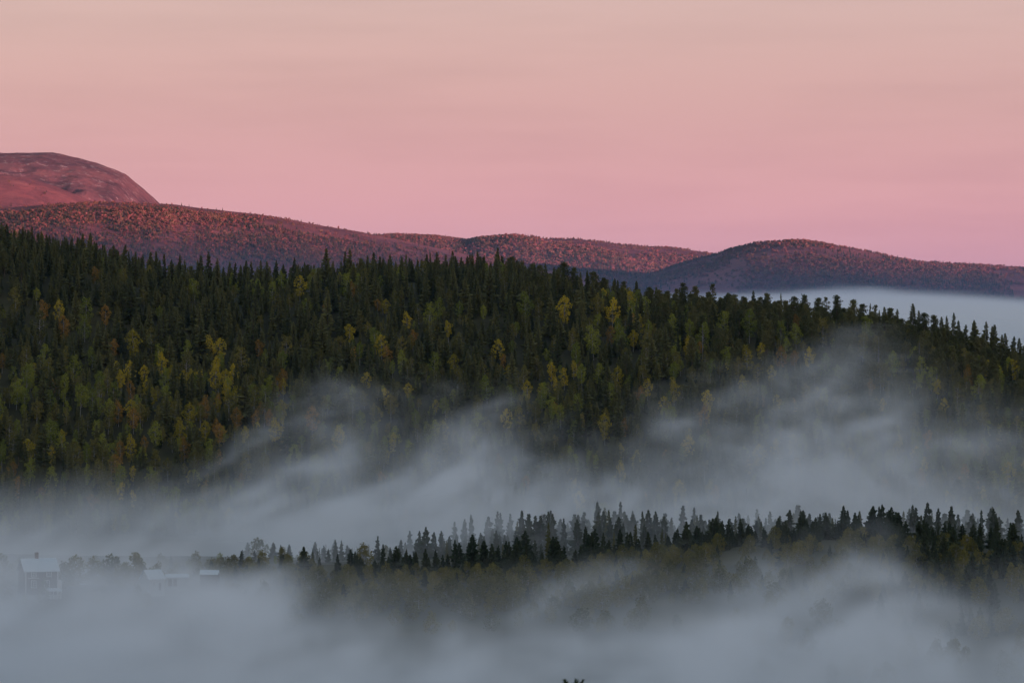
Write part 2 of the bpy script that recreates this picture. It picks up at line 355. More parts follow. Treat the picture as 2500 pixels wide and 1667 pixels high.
# skyline of the hill, tree by tree (tips in photograph pixels)
def crop(px0, py0, s, L): return [(px0+a[0]/s, py0+a[1]/s)+tuple(a[2:]) for a in L]
sk = crop(0, 340, 2.8, [(10, 560), (40, 570), (95, 605), (155, 590), (190, 610), (220, 590), (285, 620), (365, 665), (400, 680), (430, 685), (465, 690), (520, 660), (560, 635), (618, 630), (680, 740), (720, 750),
    (775, 715), (848, 712), (885, 760), (925, 760), (968, 780), (1018, 760), (1068, 758), (1128, 775), (1175, 815), (1225, 780), (1265, 815), (1345, 815), (1375, 785), (1437, 758), (1485, 805), (1572, 830), (1605, 835),
    (1645, 850), (1680, 820), (1720, 830), (1780, 820), (1820, 825), (1890, 820), (1940, 845), (2005, 800), (2080, 835), (2220, 735)])
sk += crop(800, 500, 2.613, [(105, 290), (143, 270), (205, 335), (250, 315), (290, 295), (345, 330), (400, 305), (497, 310), (535, 345), (600, 340), (655, 300), (700, 295), (755, 310), (795, 285), (865, 350), (912, 305),
    (963, 292), (1000, 315), (1080, 265), (1110, 320), (1155, 340, 'p'), (1205, 345), (1235, 345), (1300, 375, 'p'), (1350, 385, 'p'), (1395, 365), (1440, 390), (1515, 368, 'p'), (1570, 400, 'p'), (1660, 410), (1700, 425, 'p'), (1745, 465, 'p'), (1835, 468, 't'),
    (1885, 490, 'p'), (1975, 478), (2040, 525, 'p'), (2095, 520), (2165, 550, 'p')])
sk += crop(1600, 550, 2.613, [(5, 385), (80, 420, 'p'), (175, 370, 'p'), (255, 390, 'p'), (360, 375, 's'), (455, 435, 'p'), (515, 440, 'p'), (560, 455, 'p'), (625, 410), (715, 435, 'p'), (805, 425, 't'), (840, 480, 'p'), (890, 455, 'p'), (945, 445, 'p'), (1040, 465, 'p'), (1095, 460, 's'), (1155, 450, 'p'), (1255, 475, 'p'),
    (1320, 505, 'p'), (1368, 490, 't'), (1398, 510, 's'), (1425, 535), (1460, 512), (1500, 530, 'p'), (1535, 525), (1645, 490), (1680, 535), (1720, 560, 'p'), (1790, 575, 'p'), (1825, 575), (1862, 570), (1900, 550), (1938, 600), (1975, 625), (2020, 600), (2048, 597), (2107, 605), (2155, 635), (2178, 625), (2215, 690), (2240, 680), (2280, 700), (2312, 710), (2345, 760)])
sky_special = {  # nearest tip -> label
    (1213, 601): 'tallest spruce on the middle of the hill skyline, its tip standing above its neighbours',
    (221, 565): 'spruce with ragged tip at the right of three tall skyline spruces on the left',
    (200, 567): 'middle one of three tall skyline spruces on the left of the hill',
    (186, 576): 'left one of three tall skyline spruces on the left of the hill',
    (513, 611): 'lone tall spruce rising above the left part of the forest skyline',
    (303, 594): 'broad dark spruce on the left skyline, right of the three tall ones',
    (793, 602): 'sharp dark spruce on the skyline left of the hill middle',
    (1738, 693): 'thin crowned pine with bare limbs on the skyline where the far fog begins',
    (2229, 737): 'tall spruce on the right skyline standing dark against the pale far fog',
    (2327, 760): 'slim spruce tip against the far fog near the right edge of the skyline',
    (1908, 713): 'thin spruce pole tip on the skyline in front of the far fog',
    (1839, 707): 'spruce on the skyline left of the thin pole, before the far fog',
    (2019, 726): 'sparse pine with open crown on the skyline against the far fog',
    (2135, 745): 'tufted thin pine beside spruce tips on the right skyline against the far fog',
}
def sky_label(px, py):
    for (a, b), l in sky_special.items():
        if abs(px-a) < 3 and abs(py-b) < 3: return l
    return None
for q in sk:
    px, py = q[0], q[1]; ty = q[2] if len(q) > 2 else None
    y = 2548+rng.uniform(-10, 14); x = X(px, y); z = gz(x, y); h_ = Z(py, y)-z
    h_ = max(h_, 7)
    lb = sky_label(px, py)
    if ty == 'p': plan('pine', 'pine_%d' % rng.integers(5), x, y, h_, rng.uniform(.9, 1.1), lb, hero=True)
    elif ty == 's': plan('pine', 'pine_sparse_0', x, y, h_, 1.0, lb, hero=True)
    elif ty == 't': plan('spruce', 'spruce_3', x, y, h_, .7, lb, hero=True)
    else: plan('spruce', 'spruce_%d' % rng.integers(7), x, y, h_, rng.uniform(.95, 1.35), lb, hero=True)
n_sky = len(trees)

# birches that stand out on the slope (crown centre in photograph pixels, colour, height in metres)
BI = [(39, 726, 'o', 13), (232, 665, 'r', 9), (475, 701, 'g', 11), (732, 694, 'y', 12), (571, 679, 'g', 10), (689, 679, 'g', 10), (145, 754, 'y', 12), (107, 754, 'r', 12), (96, 786, 'o', 15), (157, 792, 'r', 13), (211, 751, 'g', 13),
 (257, 765, 'r', 11), (207, 790, 'g', 12), (329, 833, 'y', 15), (371, 822, 'o', 14), (512, 843, 'y', 12), (536, 845, 'y', 12), (632, 847, 'r', 10), (396, 882, 'y', 11), (5, 879, 'r', 9), (529, 890, 'y', 10), (179, 890, 'g', 12), (64, 865, 'o', 12), (279, 843, 'r', 10), (700, 840, 'o', 12), (590, 870, 'o', 13), (455, 880, 'o', 13),
 (527, 915, 'y', 13), (65, 915, 'g', 14), (39, 950, 'g', 13), (196, 963, 'g', 14), (160, 935, 'g', 12), (290, 1000, 'r', 11), (320, 950, 'r', 11), (126, 1050, 'g', 15), (464, 1011, 'y', 13), (326, 1018, 'r', 11), (439, 1045, 'y', 13), (452, 1089, 'r', 11), (537, 1055, 'r', 10), (580, 1018, 'r', 12), (320, 1082, 'y', 11), (381, 1052, 'g', 12), (500, 1050, 'y', 11),
 (762, 1018, 'r', 13), (673, 1041, 'y', 11), (476, 1126, 'o', 14), (522, 1122, 'o', 12), (71, 1147, 'g', 13), (605, 1132, 'o', 14), (122, 1255, 'o', 16), (860, 985, 'o', 14), (245, 955, 'o', 12), (620, 960, 'o', 12), (350, 910, 'y', 10), (90, 1000, 'o', 12),
 (1376, 750, 'y', 15), (1458, 745, 'o', 14), (1495, 755, 'y', 14), (1282, 740, 'g', 14), (1049, 760, 'g', 12), (1068, 750, 'g', 12), (1121, 753, 'g', 10), (854, 810, 'y', 11), (932, 837, 'y', 12), (947, 862, 'r', 9), (1095, 800, 'y', 10), (995, 776, 'y', 9), (1106, 883, 'y', 10), (1229, 877, 'r', 8), (1408, 860, 'g', 14), (1450, 825, 'g', 15),
 (1489, 814, 'r', 10), (1546, 821, 'y', 10), (1347, 905, 'y', 11), (1378, 916, 'y', 10), (1508, 917, 'y', 11), (997, 948, 'y', 8), (1565, 960, 'r', 9), (1646, 946, 'y', 12), (1581, 940, 'y', 10), (1477, 1036, 'y', 14), (1623, 984, 'y', 10), (1638, 1010, 'g', 11), (1267, 1010, 'y', 9), (1684, 802, 'g', 13), (1179, 760, 'g', 9), (1318, 750, 'o', 12), (922, 741, 'r', 7), (943, 745, 'y', 8), (1250, 965, 'g', 13), (1060, 880, 'g', 12), (1460, 905, 'g', 11),
 (1715, 812, 'g', 14), (1830, 783, 'g', 15), (1768, 782, 'g', 12), (1942, 782, 'r', 9), (1906, 803, 'g', 12), (1944, 812, 'g', 11), (2009, 800, 'o', 14), (2120, 797, 'g', 13), (1826, 870, 'y', 13), (1858, 852, 'y', 10), (1908, 866, 'r', 12), (1940, 871, 'r', 9), (1918, 846, 'g', 12), (1975, 868, 'y', 11), (1814, 930, 'y', 9), (1883, 906, 'y', 9), (1726, 973, 'y', 12),
 (1646, 905, 'g', 11), (1715, 1010, 'r', 11), (1830, 958, 'o', 13), (1967, 961, 'o', 13), (2178, 885, 'g', 14), (2150, 908, 'o', 14), (2013, 885, 'g', 12), (2105, 835, 'o', 14), (2335, 958, 'o', 15), (2289, 942, 'y', 9), (2304, 988, 'y', 9), (2388, 940, 'g', 13), (2250, 892, 'g', 12), (1990, 925, 'o', 12), (2320, 1050, 'o', 14), (2400, 1010, 'o', 14), (2060, 960, 'o', 13), (1890, 1010, 'o', 12)]
CN = {'y': 'yellow', 'g': 'green', 'o': 'olive', 'r': 'orange'}
NB = {'yellow': 4, 'green': 3, 'olive': 4, 'orange': 3}
for px, py, c, h_ in BI:
    h_ = h_*.95
    yy = np.arange(2225, 2545, 2.0); xx = X(px, yy)
    pyc = PY(ground(xx, yy)+h_*.68, yy); k = int(np.argmin(np.abs(pyc-py)))
    plan('birch', 'birch_%s_%d' % (CN[c], rng.integers(NB[CN[c]])), xx[k], yy[k], h_, rng.uniform(.85, 1.15), hero=True)
n_hero = len(trees)

# the rest of the hillside: jittered grid
fill = []
for gy in np.arange(2205, 2640, 6.5):
    for gx in np.arange(-300, 300, 6.5):
        x = gx+rng.uniform(-3, 3); y = gy+rng.uniform(-3, 3)
        if y > 2536 and abs(x) < 240 and y < 2566: continue     # skyline is set tree by tree
        fill.append((x, y))
fill = np.array(fill)
den = vnoise(41, fill[:, 0]/40, fill[:, 1]/60); mixn = vnoise(42, fill[:, 0]/62, fill[:, 1]/70)
fz = ground(fill[:, 0], fill[:, 1])
hero_b = trees[n_sky:n_hero]
for (x, y), z, d, mn in zip(fill, fz, den, mixn):
    px = PX(x, y); pyg = PY(z, y); t = (y-2215)/330
    up = (y-2215)/(2550-2215)
    pb = 0.52*(1-sstep(.36, .80, up))+.06; pb += .16*sstep(1500, 1900, px)*sstep(.3, .6, up)*(up < .85)
    pb = np.clip(pb+mn*.42, .02, .85)
    pp = .03+.5*sstep(1250, 1700, px)*sstep(.55, .85, up)+.25*sstep(1700, 2100, px)
    u = rng.random()
    if u < pb: kind, h_ = 'birch', rng.uniform(6.5, 12)
    elif u < pb+pp*(1-pb): kind, h_ = 'pine', rng.uniform(10, 15.5)
    else: kind, h_ = 'spruce', (rng.uniform(7.5, 15.5) if rng.random() < .88 else rng.uniform(15, 20))*(1+.12*d)
    if y > 2566: h_ = min(h_, 13)
    if y < 2566 and y > 2480: h_ = min(h_, 13.5)
    ok = True
    for b in hero_b:                       # keep the standout crowns in view
        if y < b['y'] and b['y']-y < 75:
            dpx = abs(px-PX(b['x'], b['y']))
            if dpx < 19 and PY(z+h_, y) < PY(b['z']+b['h']*.42, b['y']):
                hm = (Z(PY(b['z']+b['h']*.40, b['y']), y)-z)
                if hm > 5 and kind != 'pine': h_ = min(h_, hm)
                else: ok = False
        if abs(x-b['x']) < 2.5 and abs(y-b['y']) < 3: ok = False
    if not ok: continue
    if kind == 'birch':
        gold = sstep(.05, .45, vnoise(43, np.array([x/34]), np.array([y/46]))[0])*(.45+.55*(1-sstep(600, 1100, px)))
        c = rng.choice(['olive', 'green', 'yellow', 'orange'], p=[.55-.26*gold, .36-.06*gold, .06+.24*gold, .03+.08*gold])
        plan('birch', 'birch_%s_%d' % (c, rng.integers(NB[c])), x, y, h_, rng.uniform(.8, 1.15), z=z)
    elif kind == 'pine': plan('pine', 'pine_%d' % rng.integers(5), x, y, h_, rng.uniform(.85, 1.1), z=z)
    else: plan('spruce', 'spruce_%d' % rng.integers(7), x, y, h_, rng.uniform(.95, 1.4), z=z)
n_hill = len(trees)
for gy in np.arange(2207, 2640, 9.0):
    for gx in np.arange(-290, 290, 9.0):
        x = gx+rng.uniform(-4.5, 4.5); y = gy+rng.uniform(-4.5, 4.5); u = rng.random()
        if u < .55: plan('spruce', 'young_%d' % rng.integers(6), x, y, rng.uniform(3, 8), .8)
        else: plan('birch', 'birch_%s_%d' % (rng.choice(['olive', 'green'], p=[.75, .25]), rng.integers(3)), x, y, rng.uniform(4, 8), 1.1)

# the knoll in the mist: rows of young spruces, front (dark), middle, back (faint)
c6 = lambda L: crop(550, 1180, 3.136, L); c7 = lambda L: crop(1250, 1180, 3.22, L); c8 = lambda L: crop(1850, 1180, 3.22, L)
front = c6([(600, 470), (955, 490), (1000, 540), (1040, 550), (1140, 585), (1250, 550), (1310, 465), (1365, 560), (1415, 530), (1530, 485, 1.2), (1890, 375, 1.25), (2290, 560), (2330, 520), (2250, 560)])
front += c7([(100, 580), (140, 540), (370, 510), (250, 620), (495, 520, 1.3), (625, 510), (760, 430, 1.1), (810, 470), (850, 500), (895, 485), (940, 465), (1000, 420), (1070, 385), (1145, 430), (1230, 440), (1280, 365), (1315, 400), (1360, 330),
    (1410, 430, .6), (1500, 365), (1570, 425), (1645, 360, 1.2), (1700, 400), (1735, 330, .6), (1810, 320, 1.1), (1855, 315), (1915, 360), (1990, 355), (2085, 390)])
front += c8([(60, 365), (150, 390), (195, 290, .8), (285, 335), (340, 280, .8), (388, 290, .8), (435, 280, .8), (473, 280, .7), (540, 245), (625, 285, .9), (770, 240, 1.25), (905, 165, .95), (950, 165, .8), (985, 150, .95), (1115, 215), (1165, 280), (1265, 280), (1375, 335),
    (1460, 375), (1520, 420), (1610, 305), (1730, 395), (1860, 340), (1950, 430), (2005, 295)])
low = c8([(1395, 470), (1540, 560), (1765, 600), (1835, 570), (2085, 480), (1690, 640), (1990, 600), (2060, 700), (1900, 780)])
midr = c6([(135, 555), (225, 540), (370, 440), (425, 460), (490, 455), (685, 435), (755, 465), (845, 420), (890, 425), (1160, 390, 1.1), (1490, 350), (1535, 320), (1595, 360), (1710, 390), (1955, 365), (2105, 375), (2230, 350, 1.2), (2320, 220)])
midr += c7([(300, 510), (505, 460), (600, 380), (690, 300), (815, 300), (870, 300), (415, 260), (285, 205), (325, 225), (235, 240), (130, 225), (75, 200), (180, 240), (1135, 205), (1200, 245), (1040, 205), (1075, 195), (1615, 205), (1415, 330), (1500, 320)])
midr += c8([(1035, 210), (1090, 215), (1205, 155), (1245, 175), (1315, 135), (1405, 180), (1510, 165), (1535, 165), (1690, 265), (1760, 195), (1855, 220), (1485, 290)])
back = c6([(170, 440), (1405, 350), (1760, 280), (1830, 260), (1890, 225), (2000, 240), (2080, 200), (2115, 210), (2180, 220), (2270, 195)])
back += c7([(680, 130), (855, 130), (1335, 160), (1435, 175), (1530, 290), (1800, 220), (1835, 260), (2000, 280), (2055, 290), (540, 210), (950, 200), (1250, 260)])
back += c8([(60, 260), (125, 265), (315, 190), (265, 280), (680, 240), (1900, 300), (1980, 260), (580, 250), (1560, 300), (1720, 260)])
fl = {10: 'small dark spruce at the foot of the knoll', }
front_special = {(2131, 1231): 'left one of the three tall dark spruces clustered on the knoll in the mist', (2145, 1231): 'middle one of the three tall dark spruces clustered on the knoll in the mist',
    (2156, 1227): 'right one of the three tall dark spruces clustered on the knoll in the mist', (2089, 1255): 'broad dark spruce standing free just left of the three tall clustered ones on the knoll',
    (1153, 1300): 'tall dark spruce standing free in the mist on the left half of the knoll', (968, 1328): 'slim dark spruce on the left half of the knoll above misty birches',
    (1038, 1335): 'broad bushy dark spruce between two free standing ones on the left of the knoll', (1486, 1314): 'tall dark spruce where the close row on the knoll begins',
    (1404, 1341): 'broad leaning spruce on the knoll just left of a single narrow one', (1444, 1338): 'single narrow spruce in a gap of the knoll row',
    (741, 1330): 'small dark spruce at the far left end of the knoll row', (2018, 1256): 'spruce with a clear pointed top third left of the three tall clustered ones',
    (1716, 1293): 'dark spruce with visible trunk standing a little apart in the knoll row', (1672, 1282): 'tallest narrow spruce of the middle group in the knoll row'}
def special(px, py, tab):
    for (a, b), l in tab.items():
        if abs(px-a) < 3 and abs(py-b) < 3: return l
for row, dist, grp, lab in ((front, 1500, 'young spruces in the front row on the knoll', 'young dark spruce in the close front row along the knoll'),
                            (low, 1440, 'small spruces on the slope below the knoll', 'small spruce on the slope below the knoll row at the lower right'),
                            (midr, 1640, 'greyed spruces behind the knoll row', 'spruce greyed by mist standing behind the dark knoll row'),
                            (back, 1790, 'faint spruces deep in the valley mist', 'faint grey spruce almost lost in the mist behind the knoll')):
    for q in row:
        y = dist+rng.uniform(-12, 12); x = X(q[0], y); z = gz(x, y); h_ = max(Z(q[1], y)-z, 3.5)
        w = (q[2] if len(q) > 2 else 1.0)
        asp = 1.0 if dist < 1600 else .85
        plan('spruce', 'young_%d' % rng.integers(6), x, y, h_, w*asp*min(1.25, (10/h_)**.35)*rng.uniform(.78, 1.28), special(q[0], q[1], front_special) or lab, grp, True)
    # smaller trees filling the row
for k in range(75):
    px = rng.uniform(880, 2540); y = rng.uniform(1492, 1535); x = X(px, y)
    plan('spruce', 'young_%d' % rng.integers(6), x, y, rng.uniform(4.5, 8.5), rng.uniform(.8, 1.25), 'young dark spruce in the close front row along the knoll', 'young spruces in the front row on the knoll')
for k in range(110):
    px = rng.uniform(700, 2540); y = 1500+rng.uniform(-10, 25); x = X(px, y)
    plan('spruce', 'young_%d' % rng.integers(6), x, y, rng.uniform(2.5, 5.0), 1.1, 'low young spruce between taller ones along the knoll', 'low spruces along the knoll')
for k in range(300):
    px = rng.uniform(760, 2560); y = rng.uniform(1535, 1860); x = X(px, y); z = gz(x, y)
    top = np.interp(px, [560, 900, 1200, 1350, 1600, 2000, 2500], [1380, 1345, 1315, 1275, 1275, 1275, 1262])+rng.normal(0, 14)+(8 if y < 1600 else -10)
    plan('spruce', ('young_%d' % rng.integers(6)) if rng.random() < .6 else ('spruce_%d' % rng.integers(7)), x, y, max(Z(top, y)-z, 4), rng.uniform(.75, 1.15), 'spruce greyed by mist standing behind the dark knoll row', 'greyed spruces behind the knoll row')
# bushy birches on the near slope of the knoll
kb = c6([(1070, 520, 5.5, 1.5), (1230, 520, 5, 1.3), (1400, 710, 6, 1.3), (1690, 720, 7, 1.5), (2035, 640, 8, 1.3), (1100, 750, 6, 1.4), (870, 720, 6, 1.4), (740, 940, 6, 1.3), (1480, 790, 6, 1.5), (1800, 850, 6, 1.5), (255, 395, 6, 1.5)])
bl = ['round golden brown birch top behind small dark spruces on the left of the knoll', 'pale tan birch beside the round golden one on the left of the knoll', 'olive birch with pointed crown in the mist under the left spruces', 'large round olive birch in the mist under the free standing spruce',
      'tall tan birch in the mist below the middle of the knoll', 'rounded birch in the mist below the small dark spruces', 'dark olive birch at the left end of the misty birches', 'lowest tan birch sinking in the near mist at the left', 'olive birch low in the mist between two others', 'spreading birch low in the mist right of the round one', 'broad faint tree at the left end behind the knoll']
for (px, py, h_, w), l in zip(kb, bl):
    yy = np.arange(1380, 1500, 2.0) if py > 1350 else np.arange(1560 if px > 700 else 1640, 1690, 2.0)
    xx = X(px, yy); k = int(np.argmin(np.abs(PY(ground(xx, yy)+h_, yy)-py)))
    plan('birch', 'birch_bushy_%d' % rng.integers(4), xx[k], yy[k], h_, w*.8, l, 'misty birches on the knoll', True)
for k in range(230):
    y = rng.uniform(1330, 1475); px = rng.uniform(-60, 2560); x = X(px, y)
    if px > 1700 and rng.random() < .35: y = rng.uniform(1200, 1350); x = X(px, y)
    if px < 620 and (1245 < y < 1345): continue
    if px < 1250 and y > 1400 and rng.random() < .5: continue
    plan('birch', 'birch_bushy_%d' % rng.integers(4), x, y, rng.uniform(3.0, 6.5), rng.uniform(.9, 1.2), 'small autumn birch blurred by the mist in front of the knoll', 'birches in the near mist')
for k in range(420):
    y = rng.uniform(1385, 1494); px = rng.uniform(640, 2570); x = X(px, y)
    plan('birch', 'birch_bushy_%d' % rng.integers(4), x, y, rng.uniform(2.0, 4.2), rng.uniform(1.0, 1.3), 'small autumn birch blurred by the mist in front of the knoll', 'birches in the near mist')
for k in range(150):
    y = rng.uniform(1390, 1485); px = rng.uniform(640, 2570); x = X(px, y)
    if rng.random() < .5: plan('birch', 'birch_bushy_%d' % rng.integers(4), x, y, rng.uniform(4, 6.5), rng.uniform(.8, 1.1), 'small autumn birch blurred by the mist in front of the knoll', 'birches in the near mist')
    else: plan('spruce', 'young_%d' % rng.integers(6), x, y, rng.uniform(3.5, 6), 1.0, 'spruce dim in the mist on the near slope of the knoll', 'spruces on the near slope of the knoll')
for k in range(60):
    y = rng.uniform(1330, 1490); px = rng.uniform(2150, 2560); x = X(px, y)
    plan('spruce', 'young_%d' % rng.integers(6), x, y, rng.uniform(5, 9), 1.0, 'spruce in thin mist on the lower right slope', 'spruces on the lower right slope')
for k in range(150):
    px = rng.uniform(-60, 760); y = rng.uniform(1350, 1620); x = X(px, y)
    plan('birch', ('birch_bushy_%d' % rng.integers(4)) if rng.random() < .7 else 'birch_green_%d' % rng.integers(3), x, y, rng.uniform(2.5, 5) if px < 300 else rng.uniform(2.0, 4.0), rng.uniform(.9, 1.2), 'brownish birch dim in the mist behind the farm houses', 'birches behind the farm houses')
for k in range(60):
    px = rng.uniform(250, 780); y = rng.uniform(1470, 1570); x = X(px, y)
    if rng.random() < .6: plan('birch', 'birch_bushy_%d' % rng.integers(4), x, y, rng.uniform(3.0, 5.2), rng.uniform(.9, 1.2), 'brownish birch dim in the mist behind the farm houses', 'birches behind the farm houses')
    else: plan('spruce', 'young_%d' % rng.integers(6), x, y, rng.uniform(3.0, 5.5), 1.0, 'spruce dim in the mist between the farm and the knoll row', 'spruces between the farm and the knoll')
# trees about the farm
for px, y, h_, w in [(0, 1335, 8, 1.4), (15, 1275, 5, 1.5), (150, 1330, 6, 1.5), (185, 1340, 7, 1.5), (235, 1345, 6, 1.6), (275, 1345, 7, 1.5), (300, 1330, 6, 1.5), (335, 1345, 8, 1.4), (338, 1292, 5.5, 1.5), (357, 1296, 4, 1.5), (415, 1290, 2.6, 1.5), (452, 1296, 3.4, 1.6), (478, 1302, 4.2, 1.6), (500, 1308, 4.2, 1.6), (514, 1316, 4.0, 1.6), (527, 1308, 4.6, 1.6), (60, 1288, 2.4, 1.4), (105, 1290, 5.4, .9), (540, 1310, 7, 1.7), (575, 1330, 8, 1.6), (240, 1290, 4, 1.8)]:
    plan('birch', 'birch_bushy_%d' % rng.integers(4), X(px, y), y, h_, w*.75, 'brownish garden birch dim in the mist around the farm houses', 'birches around the farm houses')

# ------------------------------------------------------------------ which trees show largest: paint crude silhouettes from far to near
BW, BH = 1250, 834
ids = -np.ones((BH, BW), np.int32)
for i in sorted(range(len(trees)), key=lambda k: -trees[k]['y']):
    t = trees[i]; cx = PX(t['x'], t['y'])/2; y1 = PY(t['z'], t['y'])/2; y0 = PY(t['z']+t['h'], t['y'])/2
    w = (t['h']*.14*t['wide'] if t['kind'] == 'spruce' else t['h']*.16*t['wide'])/t['y']*FPX/2
    lo = y1 if t['kind'] == 'spruce' else y0+(y1-y0)*.65
    for r_ in range(max(0, int(y0)), min(BH, int(lo)+1)):
        f = min(1, (r_-y0)/max(lo-y0, 1)*(1.0 if t['kind'] == 'spruce' else 3)+.05)
        a, b = int(cx-w*f), int(cx+w*f)+1
        if b > 0 and a < BW: ids[r_, max(a, 0):min(b, BW)] = i
cnt = np.bincount(ids[ids >= 0], minlength=len(trees)).astype(float)
for kind in ('spruce', 'birch', 'pine'):
    L = [i for i in range(len(trees)) if trees[i]['kind'] == kind and cnt[i] > 0]
    L.sort(key=lambda i: -(cnt[i]+(1e4 if trees[i]['hero'] else 0)))
    for i in L[:300]: trees[i]['solo'] = True

LBL = {'spruce': ('dark spruce in the dense forest on the hillside', 'spruces of the hillside forest'),
       'pine': ('dark pine with rounded crown in the hillside forest', 'pines of the hillside forest'),
       'birch_olive': ('olive brown birch among the spruces on the hillside', 'olive birches on the hillside'),
       'birch_green': ('yellowish green birch among the spruces on the hillside', 'green birches on the hillside'),
       'birch_yellow': ('bright yellow autumn birch among the spruces on the hillside', 'yellow birches on the hillside'),
       'birch_orange': ('orange autumn birch among the spruces on the hillside', 'orange birches on the hillside')}
birch_special = {(1376, 750): 'large golden birch high on the slope, brightest in the middle of the hill', (1477, 1036): 'big yellow olive birch just above the mist at the foot of the hill middle', (1830, 783): 'large green birch below the pines on the right crest',
    (854, 810): 'small bright yellow birch alone among dark spruces left of the hill middle', (1229, 877): 'small orange red birch alone among dark spruces in the hill middle', (762, 1018): 'orange birch at the upper edge of the mist on the left half', (5, 879): 'bright orange birch at the left edge of the picture',
    (71, 1147): 'bluish green leafy tree low on the slope at the left edge', (329, 833): 'tall slender golden birch with white stem on the left slope', (1908, 866): 'glowing orange birch low on the right slope above the rising mist', (1715, 1010): 'orange birch alone at the edge of the mist right of the hill middle',
    (1106, 883): 'yellow birch low in the middle of the slope among dark spruces', (122, 1255): 'tall olive birch standing at the foot of the left slope in the mist', (39, 726): 'olive birch high on the slope at the left edge', (1942, 782): 'small rust orange crown under the pines of the right crest',
    (1450, 825): 'pale green spreading birch under the golden one in the hill middle', (232, 665): 'single orange birch high among the spruces on the left', (732, 694): 'yellow birch close under the skyline left of the hill middle', (2178, 885): 'pale green birch half veiled by rising mist on the right', (452, 1089): 'orange birch low on the left slope just above the mist'}
for (px, py, c, h_), t in zip(BI, trees[n_sky:n_hero]):
    t['label'] = birch_special.get((px, py))
SHORT = {'large golden birch high': 'large golden birch high in the hill middle', 'big yellow olive': 'big yellow olive birch above the mist', 'large green birch below': 'large green birch below the right crest',
    'small bright yellow birch alone': 'lone bright yellow birch left of the middle', 'small orange red birch alone': 'lone small orange red birch', 'orange birch at the upper edge': 'orange birch at the upper mist edge',
    'bright orange birch at the left': 'bright orange birch at the left edge', 'bluish green leafy': 'bluish green tree at the left edge', 'tall slender golden': 'tall slender golden birch on the left', 'glowing orange birch': 'glowing orange birch above the rising mist',
    'orange birch alone at the edge': 'orange birch alone at the mist edge', 'yellow birch low in the middle': 'yellow birch low in the slope middle', 'olive birch high on': 'olive birch high at the left edge', 'small rust orange': 'small rust orange crown under the crest',
    'pale green spreading': 'pale green spreading birch in the middle', 'single orange birch': 'single orange birch high on the left', 'yellow birch close under': 'yellow birch close under the skyline', 'pale green birch half': 'pale green birch half veiled by mist', 'orange birch low on the left': 'orange birch low on the left slope',
    'tallest spruce on the middle': 'tallest spruce of the skyline', 'spruce with ragged tip': 'rightmost of three tall left skyline spruces', 'left one of three tall skyline': 'leftmost of three tall left skyline spruces', 'lone tall spruce rising': 'lone tall spruce of the left skyline', 'broad dark spruce on the left': 'broad dark spruce of the left skyline',
    'sharp dark spruce on': 'sharp dark skyline spruce', 'thin crowned pine': 'thin crowned skyline pine', 'tall spruce on the right skyline': 'tall spruce against the far fog', 'thin spruce pole': 'thin spruce pole against the far fog', 'sparse pine with open': 'sparse open pine against the far fog', 'tufted thin pine': 'tufted thin pine against the far fog', 'slim spruce tip': 'slim spruce tip near the right edge',
    'left one of the three tall dark': 'three tall clustered spruces on the knoll', 'right one of the three tall dark': 'right one of the three clustered knoll spruces', 'tall dark spruce standing free': 'tall free standing spruce on the left knoll', 'slim dark spruce on the left': 'slim dark spruce on the left knoll', 'broad bushy dark': 'broad bushy spruce on the left knoll',
    'tall dark spruce where': 'tall spruce where the close row begins', 'single narrow spruce': 'single narrow spruce in the knoll gap', 'small dark spruce at the far': 'small spruce at the left row end', 'dark spruce with visible trunk': 'apart standing spruce with visible trunk', 'tallest narrow spruce of': 'tallest narrow spruce of the middle knoll row', 'broad leaning spruce': 'broad leaning spruce on the knoll'}
KIND = {'spruce': 'dark spruce', 'pine': 'dark pine', 'birch_olive': 'olive brown birch', 'birch_green': 'yellowish green birch', 'birch_yellow': 'yellow birch', 'birch_orange': 'orange birch', 'birch_bushy': 'brownish birch'}
solo = [t for t in trees if t.get('solo')]
for i, t in enumerate(trees): t['i'] = i; t['vis'] = cnt[i]
def where(t):                                       # picture position of the visible crown
    return PX(t['x'], t['y']), PY(t['z']+t['h']*.75, t['y'])
uniq = {}
for t in solo:
    if t['label']: uniq.setdefault(t['label'], []).append(t)
anchors = [(v[0], s_) for l, v in uniq.items() if len(v) == 1 for k, s_ in SHORT.items() if l.startswith(k)]
named = {id(a) for a, _ in anchors}
for l, v in uniq.items():
    if len(v) == 1: named.add(id(v[0]))
for a, short in anchors:
    ax_, ay_ = where(a); best = {}
    for t in solo:
        if id(t) in named or abs(t['y']-a['y']) > 130: continue
        x_, y_ = where(t); dx, dy = x_-ax_, y_-ay_; dd = math.hypot(dx, dy)
        if dd > 110 or dd < 6: continue
        side = ('right of' if dx > 0 else 'left of') if abs(dx) > abs(dy) else ('below' if dy > 0 else 'above')
        kk = t['key'].rsplit('_', 1)[0] if t['kind'] == 'birch' else t['kind']
        if (kk, side) not in best or dd < best[(kk, side)][0]: best[(kk, side)] = (dd, t)
    for (kk, side), (dd, t) in best.items():
        t['label'] = '%s nearest %s the %s' % (KIND[kk], side, short); t['own'] = True; named.add(id(t))
